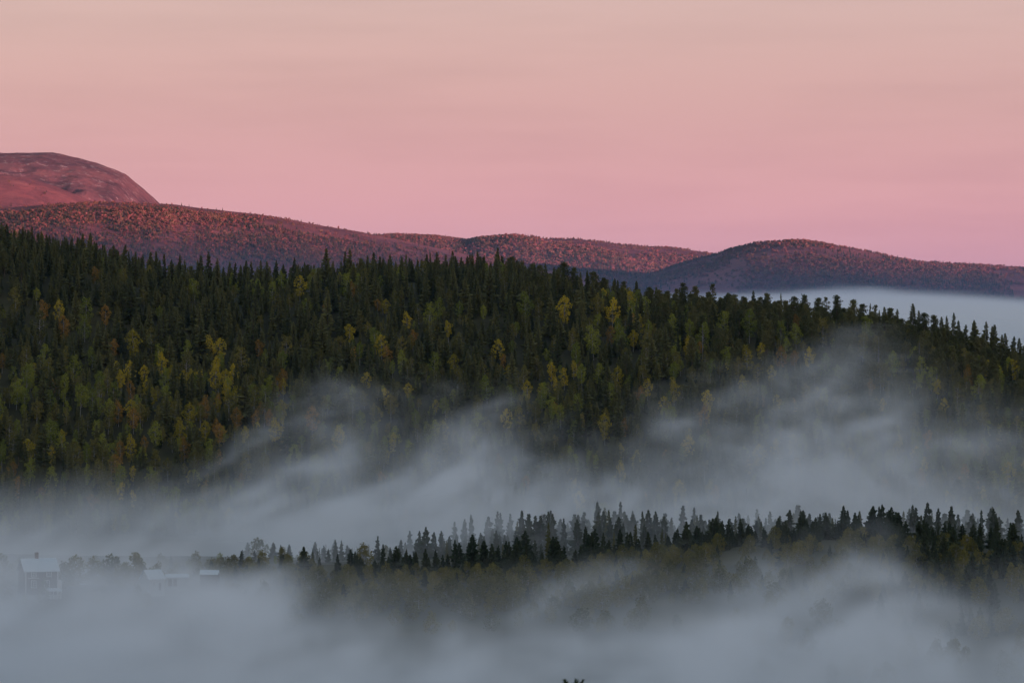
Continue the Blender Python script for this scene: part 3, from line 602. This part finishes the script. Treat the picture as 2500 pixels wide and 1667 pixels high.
for t in solo:
    trunk, crown, _, H = PROTO[t['key']]
    o = empty(t['kind']+'_tree', (t['x'], t['y'], t['z']-.3), t['rot']); o.rotation_euler = (rng.normal(0, .022), rng.normal(0, .022), t['rot'])
    s_ = t['h']/H; w = s_*t['wide']; o.scale = (w, w, s_)
    lk = t['key'].rsplit('_', 1)[0].replace('bushy', 'olive') if t['kind'] == 'birch' else t['kind']
    lb, gr = LBL[lk]; px, py = where(t)
    part = 'left' if px < 850 else ('middle' if px < 1650 else 'right')
    if t['i'] < n_sky: lb, gr = ('dark spruce whose tip breaks the %s skyline of the forest hill' % part if t['kind'] == 'spruce' else 'pine whose rounded crown breaks the %s skyline of the forest hill' % part), '%ss along the %s skyline' % (t['kind'], part)
    elif t['i'] < n_hill or not t['label']:
        band = 'upper' if t['y'] > 2460 else ('lower' if t['y'] < 2340 else 'central')
        lb = lb.replace('on the hillside', 'on the %s %s slope' % (band, part)).replace('in the hillside forest', 'in the forest on the %s %s slope' % (band, part)).replace('in the dense forest on the %s %s slope' % (band, part), 'in the dense forest of the %s %s slope' % (band, part))
        gr = '%s, %s %s slope' % (gr, band, part)
    if not t['label']:                              # look: height and breadth against the usual for its kind
        hh = t['h']/{'spruce': 12.5, 'pine': 12.8, 'birch': 9.8}[t['kind']]; ww = t['wide']/{'spruce': 1.15, 'pine': 1.0, 'birch': .98}[t['kind']]
        look = ('tall ' if hh > 1.14 else 'low ' if hh < .86 else '')+('broad ' if ww > 1.07 else 'slim ' if ww < .93 else '')
        lb = look+lb; gr = look+gr
    tag(o, t['label'] or lb, 'tree', t['group'] or gr)
    link('trunk', trunk, o); link('crown', crown, o)

def scatter(name, pts, rot, scl, var, keys_meshes, label, cat):
    """many small copies as ONE object: points that carry rotation, size and variety, instanced by geometry nodes"""
    pc = bpy.data.collections.new(name+'_sources')
    for i, me in enumerate(keys_meshes):
        pc.objects.link(bpy.data.objects.new('%s_source_%03d' % (name, i), me))
    me = bpy.data.meshes.new(name); n = len(pts); me.vertices.add(n)
    me.vertices.foreach_set('co', np.asarray(pts, np.float32).ravel())
    a = me.attributes.new('turn', 'FLOAT', 'POINT'); a.data.foreach_set('value', np.asarray(rot, np.float32))
    a = me.attributes.new('size', 'FLOAT_VECTOR', 'POINT'); a.data.foreach_set('vector', np.asarray(scl, np.float32).ravel())
    a = me.attributes.new('variety', 'INT', 'POINT'); a.data.foreach_set('value', np.asarray(var, np.int32))
    g = bpy.data.node_groups.new(name, 'GeometryNodeTree')
    g.interface.new_socket('Geometry', in_out='INPUT', socket_type='NodeSocketGeometry'); g.interface.new_socket('Geometry', in_out='OUTPUT', socket_type='NodeSocketGeometry')
    gi = g.nodes.new('NodeGroupInput'); go = g.nodes.new('NodeGroupOutput')
    ci = N(g, 'GeometryNodeCollectionInfo', inp={'Collection': pc, 'Separate Children': True, 'Reset Children': True})
    ip = N(g, 'GeometryNodeInstanceOnPoints', inp={'Pick Instance': True})
    def att(nm, ty): return N(g, 'GeometryNodeInputNamedAttribute', data_type=ty, inp={'Name': nm}).outputs[0]
    cx = N(g, 'ShaderNodeCombineXYZ'); g.links.new(att('turn', 'FLOAT'), cx.inputs[2]); er = g.nodes.new('FunctionNodeEulerToRotation'); g.links.new(cx.outputs[0], er.inputs[0])
    g.links.new(gi.outputs[0], ip.inputs['Points']); g.links.new(ci.outputs[0], ip.inputs['Instance']); g.links.new(att('variety', 'INT'), ip.inputs['Instance Index'])
    g.links.new(er.outputs[0], ip.inputs['Rotation']); g.links.new(att('size', 'FLOAT_VECTOR'), ip.inputs['Scale']); g.links.new(ip.outputs[0], go.inputs[0])
    o = link(name, me); md = o.modifiers.new('scatter', 'NODES'); md.node_group = g
    return tag(o, label, cat, kind='stuff')
keys = sorted(PROTO); kidx = {k: i for i, k in enumerate(keys)}
rest = [t for t in trees if not t.get('solo')]
scatter('forest', [(t['x'], t['y'], t['z']-.3) for t in rest], [t['rot'] for t in rest], [(t['h']/PROTO[t['key']][3]*t['wide'],)*2+(t['h']/PROTO[t['key']][3],) for t in rest], [kidx[t['key']] for t in rest],
        [PROTO[k][2] for k in keys], 'the many smaller trees filling the forest on the hillside and the knoll', 'forest')
print('TREES', len(trees), 'solo', len(solo), {k: sum(1 for t in solo if t['kind'] == k) for k in ('spruce', 'birch', 'pine')})

# dead trunks standing on the right slope
def snag(px, py0, y, h_, label):
    x = X(px, y); r = np.random.default_rng(int(px)); o = empty('dead_tree', (x, y, gz(x, y)))
    b = MB(); b.tube([(0, 0, -1), (.1, 0, h_*.5), (.0, .1, h_)], [.22, .17, .06]); T = link('trunk', b.mesh('trunk', [M['dead_wood']]), o)
    for k in range(5):
        b = MB(); a = r.uniform(0, 6.28); z = h_*r.uniform(.35, .9); L = r.uniform(.5, 1.3)
        b.tube([(0, 0, z), (L*math.cos(a), L*math.sin(a), z+.2)], [.05, .015], 4); link('branch_stub', b.mesh('branch_stub', [M['dead_wood']]), o)
    tag(o, label, 'tree', 'dead trunks on the right slope')
for px, pyt, label in ((2145, 822, 'dead bare whitish trunk in the rising mist on the right slope'), (2244, 833, 'tall straight dead trunk against dark pines near the right edge'), (1715, 790, 'short pale dead trunk beside green birches on the right slope')):
    yy = np.arange(2300, 2545, 2.0); hh = 15.0; k = int(np.argmin(np.abs(PY(ground(X(px, yy), yy)+hh, yy)-pyt))); snag(px, pyt, yy[k], hh, label)

# ------------------------------------------------------------------ scrub on the far hills
M['scrub_rust'] = mat_leaf('rust_scrub', (0.09, 0.048, 0.042), (0.24, 0.10, 0.075), 0, .1)
M['scrub_tan'] = mat_leaf('tan_scrub', (0.075, 0.056, 0.034), (0.19, 0.115, 0.062), 0, .1)
M['scrub_dark'] = mat_leaf('dark_scrub', (0.022, 0.030, 0.018), (0.05, 0.055, 0.028), 0, .1)
SC = []
for i, mname in enumerate(['scrub_rust', 'scrub_rust', 'scrub_tan', 'scrub_tan']):
    b = MB(); r = np.random.default_rng(900+i)
    for k in range(4): leaves(b, np.array([r.normal(0, .8), r.normal(0, .8), 2.0+r.uniform(-.6, .9)]), (1.3, 1.3, 1.4), 11, 1.3, r)
    SC.append(b.mesh('scrub', [M[mname]]))
for i in range(2):
    b = MB(); r = np.random.default_rng(950+i)
    for k in range(6):
        z = .6+k*.85; ra = 1.35*(1-k/6.5)
        for q in range(5):
            a = q*1.257+k; b.add([(0, 0, z+.9), (ra*math.cos(a-.5), ra*math.sin(a-.5), z-.2), (ra*1.15*math.cos(a), ra*1.15*math.sin(a), z-.45), (ra*math.cos(a+.5), ra*math.sin(a+.5), z-.2)], [(0, 1, 2), (0, 2, 3)])
    SC.append(b.mesh('scrub', [M['scrub_dark']]))
sp, sr, ss, sv = [], [], [], []
def scrub_on(fn, yc, depth, px0, px1, n, seed, bare):
    r = np.random.default_rng(seed)
    y = yc-depth*.82*r.random(n)**1.0+12; px = r.uniform(px0, px1, n); x = X(px, y)
    z = fn(x, y); cl = fbm(seed, 3, .6, x/110, y/150); el = Z(HZ, 1)+PY(z, y)
    topd = (yc-y)/depth
    keep = r.random(n) < np.clip(.66+1.3*cl-bare*(1-sstep(0.0, .30, topd)), .03, 1)
    x, y, z, topd, cl = x[keep], y[keep], z[keep], topd[keep], cl[keep]; m = len(x)
    dark = r.random(m) < np.clip(.27+.7*fbm(seed+4, 3, .5, x/90, y/120)+.18*sstep(.25, .7, topd), .03, .8)
    v = np.where(dark, r.integers(4, 6, m), r.integers(0, 4, m)); s = r.uniform(.35, .9, m)*np.where(topd < .08, .62, 1)
    sp.append(np.stack([x, y, z-.4], 1)); sr.append(r.uniform(0, 6.28, m)); ss.append(np.stack([s*1.15, s*1.15, s*r.uniform(.9, 1.3, m)], 1)); sv.append(v)
scrub_on(f_left, 6300, 1150, -150, 1300, 80000, 11, .45)
scrub_on(f_mid, 7000, 1200, 650, 1900, 72000, 12, .40)
scrub_on(f_right, 6100, 1000, 1400, 2650, 76000, 13, .15)
scrub_on(f_hump, 8300, 1200, -100, 500, 1500, 14, .8)
scatter('scrub', np.concatenate(sp), np.concatenate(sr), np.concatenate(ss), np.concatenate(sv), SC, 'rust and tan birch scrub with dark spruces covering the far sunlit hills', 'scrub')

# ------------------------------------------------------------------ farm houses in the mist
M['roof_metal'] = mat_noise('pale_metal_roof', [(0.3, (0.48, 0.54, 0.57)), (0.7, (0.60, 0.66, 0.69))], 1.2, rough=.45, spec=.5)
M['dark_board'] = mat_noise('dark_red_brown_boarding', [(0.3, (0.055, 0.032, 0.026)), (0.7, (0.085, 0.05, 0.04))], 1.5, stretch=(4, 4, .3))
M['white_paint'] = mat_noise('white_paint', [(0.3, (0.74, 0.74, 0.72)), (0.7, (0.82, 0.82, 0.80))], 1.0, rough=.6)
M['grey_paint'] = mat_noise('weathered_pale_paint', [(0.3, (0.40, 0.41, 0.41)), (0.7, (0.52, 0.53, 0.53))], 1.0, rough=.7)
M['brick'] = mat_noise('chimney_brick', [(0.3, (0.24, 0.17, 0.15)), (0.7, (0.34, 0.26, 0.23))], 4)
M['stone'] = mat_noise('foundation_stone', [(0.3, (0.2, 0.2, 0.2)), (0.7, (0.33, 0.32, 0.31))], 2)
M['glass'] = mat_noise('dark_window_glass', [(0.3, (0.02, 0.022, 0.025)), (0.7, (0.03, 0.032, 0.036))], 1, rough=.1, spec=.5)
def box(c, s): 
    x, y, z = c; a, b, d = s[0]/2, s[1]/2, s[2]/2
    V = [(x+i*a, y+j*b, z+k*d) for k in (-1, 1) for j in (-1, 1) for i in (-1, 1)]
    return V, [(0, 2, 3, 1), (4, 5, 7, 6), (0, 1, 5, 4), (2, 6, 7, 3), (0, 4, 6, 2), (1, 3, 7, 5)]
def bpart(name, boxes, mat, parent):
    b = MB()
    for c, s in boxes: b.add(*box(c, s))
    return link(name, b.mesh(name, [M[mat]]), parent)
def gable_body(name, w, d, hw, hr, mat, parent, z0=0):
    V = [(-w/2, -d/2, z0), (w/2, -d/2, z0), (w/2, d/2, z0), (-w/2, d/2, z0), (-w/2, -d/2, hw), (w/2, -d/2, hw), (w/2, d/2, hw), (-w/2, d/2, hw), (-w/2, 0, hw+hr), (w/2, 0, hw+hr)]
    F = [(0, 1, 5, 4), (2, 3, 7, 6), (1, 2, 6, 9, 5), (3, 0, 4, 8, 7), (4, 5, 9, 8), (6, 7, 8, 9), (0, 3, 2, 1)]
    return link(name, mesh_np(name, V, F, M[mat]), parent)
def roof(w, d, hw, hr, ov, th, mat, parent):
    """two sloping slabs with ribs"""
    root = None
    for s in (-1, 1):
        sl = math.hypot(d/2, hr); ux = np.array([0, s*d/2/sl, -hr/sl]); nn = np.array([0, s*hr/sl, d/2/sl]); rd = np.array([0, 0, hw+hr+.03])
        e = sl+ov; b = MB()
        A = [rd+np.array([x, 0, 0])+ux*q+nn*t for t in (0, th) for q in (0, e) for x in (-w/2-ov, w/2+ov)]
        b.add(A, [(0, 1, 3, 2), (4, 6, 7, 5), (0, 4, 5, 1), (2, 3, 7, 6), (0, 2, 6, 4), (1, 5, 7, 3)])
        for x in np.arange(-w/2-ov+.3, w/2+ov, .6):
            A = [rd+np.array([x+i, 0, 0])+ux*q+nn*t for t in (th-.005, th+.04) for q in (.02, e-.02) for i in (-.03, .03)]
            b.add(A, [(0, 1, 3, 2), (4, 6, 7, 5), (0, 4, 5, 1), (2, 3, 7, 6), (0, 2, 6, 4), (1, 5, 7, 3)])
        link('roof', b.mesh('roof', [M[mat]]), parent)
def window(x, yf, z, w, h_, parent, cross=True):
    f = bpart('window', [((x-w/2, yf, z), (.12, .10, h_+.12)), ((x+w/2, yf, z), (.12, .10, h_+.12)), ((x, yf, z+h_/2), (w-.12, .10, .12)), ((x, yf, z-h_/2), (w-.12, .10, .12))]
              + ([((x, yf+.01, z), (.07, .06, h_-.12))]+[((x+i*w/4, yf+.012, z+j*h_/6), (w/2-.12, .05, .05)) for i in (-1, 1) for j in (-1, 1)] if cross else []), 'white_paint', parent)
    bpart('pane', [((x, yf+.03, z), (w-.1, .03, h_-.1))], 'glass', f)
yh = 1300; hx = X(93, yh); hz = gz(hx, yh)
hz = max(hz, Z(1452, yh))-.2
H1 = empty('farm_house', (hx, yh, hz), R(20))
gable_body('wall', 7.6, 6.4, 5.9, 2.6, 'dark_board', H1, .5); bpart('foundation', [((0, 0, -.6), (7.7, 6.5, 2.2))], 'stone', H1)
roof(7.6, 6.4, 5.9, 2.6, .45, .10, 'roof_metal', H1)
bpart('chimney', [((-.3, .2, 8.9), (.7, .7, 1.9)), ((-.3, .2, 9.9), (.82, .82, .12))], 'brick', H1)
for sx in (-1, 1): bpart('corner_board', [((sx*3.75, -3.225, 3.2), (.20, .06, 5.3))], 'white_paint', H1)
bpart('trim_board', [((-1.9, -3.23, 4.25), (2.6, .07, .12))], 'white_paint', H1)
window(-1.9, -3.24, 5.15, 1.1, 1.2, H1); window(-1.9, -3.24, 2.9, 1.15, 1.6, H1); window(1.7, -3.24, 5.15, 1.1, 1.2, H1); window(1.2, -3.24, 2.9, 1.15, 1.6, H1)
pr = MB(); A = [(0.3, -3.26, 1.85), (4.2, -3.26, 1.85), (0.3, -5.3, 1.25), (4.2, -5.3, 1.25), (0.3, -3.26, 1.95), (4.2, -3.26, 1.95), (0.3, -5.3, 1.35), (4.2, -5.3, 1.35)]
pr.add(A, [(0, 1, 3, 2), (4, 6, 7, 5), (0, 4, 5, 1), (2, 3, 7, 6), (0, 2, 6, 4), (1, 5, 7, 3)]); link('porch_roof', pr.mesh('porch_roof', [M['roof_metal']]), H1)
for k in range(5): bpart('porch_post', [((.5+k*.87, -5.15, .1), (.1, .1, 2.3))], 'white_paint', H1)
for k in range(16): bpart('baluster', [((.62+k*.23, -5.15, .0), (.05, .05, 1.0))], 'white_paint', H1)
bpart('porch_floor', [((2.25, -4.25, -.65), (3.9, 2.0, .2))], 'dark_board', H1)
bpart('lean_to', [((4.6, .5, 2.2), (1.55, 3, 2.6))], 'white_paint', H1)
tag(H1, 'two storey dark boarded house with pale metal roof and chimney in the mist', 'house')
y2 = 1310; H2 = empty('farm_house', (X(372, y2), y2, max(gz(X(372, y2), y2), Z(1440, y2))), R(38)); H2.scale = (.72, .72, .85)
gable_body('wall', 6.0, 5.0, 3.2, 2.3, 'grey_paint', H2, -1.5); roof(6.0, 5.0, 3.2, 2.3, .4, .1, 'roof_metal', H2)
window(-1.2, -2.54, 1.9, .9, 1.1, H2); bpart('door', [((1.2, -2.53, 1.0), (.9, .06, 2.0))], 'dark_board', H2)
tag(H2, 'small white walled house with pale roof right of the dark boarded house', 'house')
y3 = 1318; H3 = empty('shed', (X(432, y3), y3, max(gz(X(432, y3), y3), Z(1430, y3))), R(8)); H3.scale = (.9, .9, .72)
gable_body('wall', 5.6, 4.0, 2.9, .9, 'grey_paint', H3, -1.5); roof(5.6, 4.0, 2.9, .9, .25, .08, 'roof_metal', H3)
for k in (-1.9, -.6): bpart('door', [((k, -2.03, 1.25), (1.0, .06, 2.3))], 'dark_board', H3)
tag(H3, 'low whitish shed with dark doors beside the small white house in the mist', 'shed')
y4 = 1335; H4 = empty('barn', (X(512, y4), y4, max(gz(X(512, y4), y4), Z(1428, y4))), R(-6)); H4.scale = (.62, .62, .9)
gable_body('wall', 6.6, 4.5, 2.9, 1.0, 'dark_board', H4, -1.5); roof(6.6, 4.5, 2.9, 1.0, .3, .08, 'roof_metal', H4); bpart('door', [((0, -2.28, 1.3), (1.8, .06, 2.4))], 'bark', H4)
tag(H4, 'long low barn whose pale roof edge shows above bushes right of the shed', 'barn')

# ------------------------------------------------------------------ pine top just below the camera, at the lower edge of the picture
yp = 95.0; xp = X(1382, yp); zt = Z(1676, yp); zg = gz(xp, yp); Hp = zt-zg
PT = empty('pine_tree', (xp, yp, zg)); r = np.random.default_rng(77)
b = MB(); b.tube([(0, 0, -1), (0, 0, Hp*.5), (.12, 0, Hp-.05)], [.16, .10, .012]); link('trunk', b.mesh('trunk', [M['pine_bark']]), PT)
tb = MB(); nb = MB()
M['near_pine'] = mat_leaf('near_pine_needles', (0.035, 0.060, 0.016), (0.085, 0.115, 0.03), 0, 2.0)
def shoot(p, d, L):
    d = d/np.linalg.norm(d); tb.tube([p, p+d*L], [.005, .003], 4)
    for k in range(90):
        q = p+d*L*r.uniform(.1, 1.02); s = r.normal(size=3); s -= d*s.dot(d); s /= np.linalg.norm(s); e = q+(s*.85+d*.75)*.055; u = np.cross(d, s)*.005
        nb.add([q-u, q+u, e], [(0, 1, 2)])
for lev in range(9):
    z = Hp-.10-lev*.30; n = 5 if lev else 1
    for k in range(n if lev else 5):
        a = k*1.257+lev*.7+r.normal(0, .2); L = .12+.20*lev*r.uniform(.75, 1.15)
        p0 = np.array([.12*(z/Hp), 0, z]); d = np.array([math.cos(a), math.sin(a), .55]); d /= np.linalg.norm(d)
        tb.tube([p0, p0+d*L], [.012+.004*lev, .008], 5); p1 = p0+d*L
        for j in range(2+lev):
            f = r.uniform(.35, 1); shoot(p0+d*L*f, np.array([math.cos(a+r.normal(0, .6)), math.sin(a+r.normal(0, .6)), r.uniform(.9, 1.8)]), r.uniform(.10, .17))
        shoot(p1, np.array([math.cos(a)*.4, math.sin(a)*.4, 1.0]), .16)
shoot(np.array([.12, 0, Hp-.2]), np.array([0, 0, 1.0]), .2)
link('twigs', tb.mesh('twigs', [M['pine_bark']]), PT); link('crown', nb.mesh('crown', [M['near_pine']]), PT)
tag(PT, 'tip of a near green pine poking in at the bottom edge of the picture', 'tree')

# ------------------------------------------------------------------ mist and fog: voxel clouds of uneven density
def fog(name, lo, hi, n, dens, strength, colr, label):
    nx, ny, nz = n
    ax_ = [np.linspace(lo[k], hi[k], n[k]) for k in range(3)]
    ZZ, YY, XX = np.meshgrid(ax_[2], ax_[1], ax_[0], indexing='ij')
    d = dens(XX, YY, ZZ).astype(np.float32); d[d < .004] = 0
    d[0] = d[-1] = 0; d[:, 0] = d[:, -1] = 0; d[:, :, 0] = d[:, :, -1] = 0
    me = bpy.data.meshes.new(name); me.vertices.add(d.size)
    me.vertices.foreach_set('co', np.stack([XX, YY, ZZ], -1).astype(np.float32).ravel())
    a = me.attributes.new('dens', 'FLOAT', 'POINT'); a.data.foreach_set('value', d.ravel())
    m = bpy.data.materials.new(name); m.use_nodes = True; t = m.node_tree; t.nodes.clear()
    out = N(t, 'ShaderNodeOutputMaterial'); pv = N(t, 'ShaderNodeVolumePrincipled', inp={'Color': (*colr, 1), 'Density': strength, 'Anisotropy': 0.0}); pv.inputs['Density Attribute'].default_value = 'density'
    t.links.new(pv.outputs[0], out.inputs['Volume'])
    me.materials.append(m)
    g = bpy.data.node_groups.new(name, 'GeometryNodeTree')
    g.interface.new_socket('Geometry', in_out='INPUT', socket_type='NodeSocketGeometry'); g.interface.new_socket('Geometry', in_out='OUTPUT', socket_type='NodeSocketGeometry')
    gi = g.nodes.new('NodeGroupInput'); go = g.nodes.new('NodeGroupOutput')
    pos = g.nodes.new('GeometryNodeInputPosition'); sp_ = g.nodes.new('ShaderNodeSeparateXYZ'); g.links.new(pos.outputs[0], sp_.inputs[0])
    idx = []
    for k in range(3):
        st = (hi[k]-lo[k])/(n[k]-1)
        s1 = N(g, 'ShaderNodeMath', operation='SUBTRACT', inp={1: lo[k]}); g.links.new(sp_.outputs[k], s1.inputs[0])
        s2 = N(g, 'ShaderNodeMath', operation='DIVIDE', inp={1: st}); g.links.new(s1.outputs[0], s2.inputs[0])
        s3 = N(g, 'ShaderNodeMath', operation='ROUND'); g.links.new(s2.outputs[0], s3.inputs[0])
        s4 = N(g, 'ShaderNodeMath', operation='MULTIPLY', inp={1: (1, nx, nx*ny)[k]}); g.links.new(s3.outputs[0], s4.inputs[0]); idx.append(s4)
    a1 = N(g, 'ShaderNodeMath', operation='ADD'); g.links.new(idx[0].outputs[0], a1.inputs[0]); g.links.new(idx[1].outputs[0], a1.inputs[1])
    a2 = N(g, 'ShaderNodeMath', operation='ADD'); g.links.new(a1.outputs[0], a2.inputs[0]); g.links.new(idx[2].outputs[0], a2.inputs[1])
    fi = N(g, 'FunctionNodeFloatToInt', rounding_mode='ROUND'); g.links.new(a2.outputs[0], fi.inputs[0])
    na = N(g, 'GeometryNodeInputNamedAttribute', data_type='FLOAT', inp={'Name': 'dens'})
    si = N(g, 'GeometryNodeSampleIndex', data_type='FLOAT', domain='POINT'); g.links.new(gi.outputs[0], si.inputs['Geometry']); g.links.new(na.outputs[0], si.inputs['Value']); g.links.new(fi.outputs[0], si.inputs['Index'])
    vc = N(g, 'GeometryNodeVolumeCube', inp={'Min': lo, 'Max': hi, 'Resolution X': nx, 'Resolution Y': ny, 'Resolution Z': nz}); g.links.new(si.outputs[0], vc.inputs['Density'])
    sm = N(g, 'GeometryNodeSetMaterial', inp={'Material': m}); g.links.new(vc.outputs[0], sm.inputs['Geometry']); g.links.new(sm.outputs[0], go.inputs[0])
    o = link(name, me); md = o.modifiers.new('fog', 'NODES'); md.node_group = g
    return tag(o, label, 'mist', kind='stuff')
MIDT = np.array([(-400, 1340), (0, 1310), (250, 1230), (450, 1125), (620, 1020), (800, 955), (950, 940), (1100, 945), (1250, 975), (1400, 1030), (1500, 1030), (1650, 980), (1800, 910), (1950, 850), (2080, 800), (2180, 815), (2300, 890), (2500, 970), (2900, 1030)], float)
MIDK = np.array([(-400, .35), (0, .35), (250, .5), (520, .95), (1700, 1), (1850, .8), (2050, .68), (2150, .6), (2300, .5), (2900, .5)], float)
NEART = np.array([(-400, 1270), (0, 1275), (300, 1290), (480, 1305), (600, 1350), (750, 1420), (1000, 1455), (1250, 1430), (1450, 1385), (1650, 1360), (1850, 1340), (2050, 1315), (2150, 1318), (2260, 1385), (2400, 1460), (2550, 1490), (2900, 1500)], float)
def turbulence(seed, x, y, z, ly, rise):
    """streaky turbulence that climbs to the right; ly sets how far a streak runs in depth"""
    wx = 13*vnoise(seed, x/48, y/ly, z/26)+6*vnoise(seed+1, x/19, y/ly*1.7, z/11); wz = 6*vnoise(seed+2, x/42, y/ly, z/20)+3*vnoise(seed+3, x/16, y/ly*1.7, z/9)
    xx = x+wx; zz = z+wz; al = xx*.85+zz*.5; ac = zz*.9-xx*rise
    n1 = fbm(seed+10, 3, .6, al/60, y/ly*.8, ac/24)
    n2 = fbm(seed+20, 3, .62, al/24, y/ly*1.3, ac/9)
    n3 = fbm(seed+30, 3, .6, (xx+.5*zz)/9, y/ly*2, (zz-rise*xx)/6)
    return n1, n2, n3
def dens_valley(x, y, z):
    px = PX(x, y)
    n1, n2, n3 = turbulence(SEED_A, x, y, z, 300., .42)
    mod = np.clip(np.exp(1.2*n1+2.0*n2+1.7*n3)*.75, .06, 5)
    # valley between the knoll and the hill
    top = Z(np.interp(px, MIDT[:, 0], MIDT[:, 1]-np.interp(MIDT[:, 0], [0, 500, 1400, 2000], [0, 22, 30, 15])), 2260.0)+8*n1+10*n2+6*n3
    s_ = np.clip((top+8-z)/64.0, 0, 1)
    a = s_**1.7*(mod*(1-.45*s_)+.45*s_)*np.interp(px, MIDK[:, 0], MIDK[:, 1])*.66*sstep(1530, 1960, y)
    a = a+sstep(-58, -75, z)*(.35+.65*mod)*.40*sstep(1515, 1600, y)*(1-sstep(1830, 2040, y))*np.interp(px, [-400, 0, 300, 700, 2300, 2900], [.8, .9, 1.2, 1.05, .8, .7])
    # near mist pooled in front of the knoll, reaching past the farm on the left
    m1, m2, m3 = turbulence(SEED_B, x, y, z, 130., .30)
    mon = np.clip(np.exp(1.6*m1+2.2*m2+1.6*m3)*.75, .06, 5)
    tp = Z(np.interp(px, NEART[:, 0], NEART[:, 1]), 1430.0)+7*m1+7*m2+3*m3+np.clip(1430-y, 0, 400)*.03
    ye = np.interp(px, [250, 700], [1560, 1520])
    b = np.clip((tp+3-z)/22.0, 0, 1)**1.3*mon*(1-sstep(ye-110, ye, y))*sstep(880, 1010, y)
    b = b*np.interp(px, [-400, 0, 480, 700, 2100, 2300, 2900], [1.5, 1.5, 1.45, .85, .8, .6, .6])
    # fog lapping up the slope below the camera
    b = b+np.clip((-.0622*y+7*m1+8*m2+3*m3-z)/13, 0, 1)**1.3*.95*(1-sstep(1280, 1400, y))*sstep(880, 960, y)
    # thin vapour over the slope of the knoll
    b = b+.13*np.clip((-.0475*y-1+5*m1+6*m2-z)/16, 0, 1)*np.clip(mon, .3, 2)*(1-sstep(1430, 1500, y))*sstep(900, 1000, y)
    return np.clip(a, 0, 4)+np.clip(b, 0, 6)
SEED_A, SEED_B = 3300, 800
fog('valley_mist', (-340., 860., -98.), (340., 2420., -14.), (212, 104, 55), dens_valley, 0.0075, (.985, .99, 1.0), 'grey morning mist drifting through the valley around the knoll')
FART = np.array([(-3000, 790), (1300, 760), (1500, 738), (1700, 712), (1900, 706), (2030, 700), (2150, 714), (2300, 724), (2500, 734), (3500, 750)], float)
def dens_far(x, y, z):
    n1 = fbm(330, 4, .6, x/120, y/500, z/15); n2 = fbm(335, 3, .6, x/45, y/300, z/8)
    top = Z(np.interp(PX(x, 5400.0), FART[:, 0], FART[:, 1]), 5400.0)+sstep(4700, 5300, y)*(9*n1+7*n2)
    top = top-5*(1-sstep(3200, 4300, y))
    a = np.clip((top-z)/13.0, 0, 1)**1.5*np.clip(1+.8*n1+.5*n2, .1, None)
    veil = .003*np.clip((top+62-z)/60, 0, 1)**1.5      # thin vapour above the bank
    return np.clip((a+veil)*sstep(2950, 3300, y)*(1-sstep(5400, 5800, y)), 0, None)
fog('fog_bank', (-700., 2900., -118.), (1500., 5900., 58.), (89, 76, 60), dens_far, 0.006, (.98, .985, 1.0), 'pale fog bank filling the far valley behind the right end of the forest hill')

def dens_cool(x, y, z):
    return np.clip((66-z)/80, 0, 1)**1.3*sstep(3050, 3700, y)*(1-sstep(5300, 6000, y))*(1+.35*vnoise(360, x/300, y/900, z/60))
fog('valley_haze', (-1000., 3000., -110.), (1500., 6050., 70.), (40, 40, 24), dens_cool, 1.35e-4, (.36, .58, 1.0), 'cool blue haze hanging in the shaded far valley before the hills')

# thin haze in the whole air
hm = bpy.data.materials.new('haze'); hm.use_nodes = True; t = hm.node_tree; t.nodes.clear()
out = N(t, 'ShaderNodeOutputMaterial'); pv = N(t, 'ShaderNodeVolumePrincipled', inp={'Color': (.38, .62, 1.0, 1), 'Density': 6e-6, 'Anisotropy': 0.0}); t.links.new(pv.outputs[0], out.inputs['Volume'])
V, F = box((0, 4400, 75), (20000, 15600, 530))
tag(link('haze', mesh_np('haze', V, F, hm)), 'thin bluish morning haze in the air', 'haze', kind='stuff')
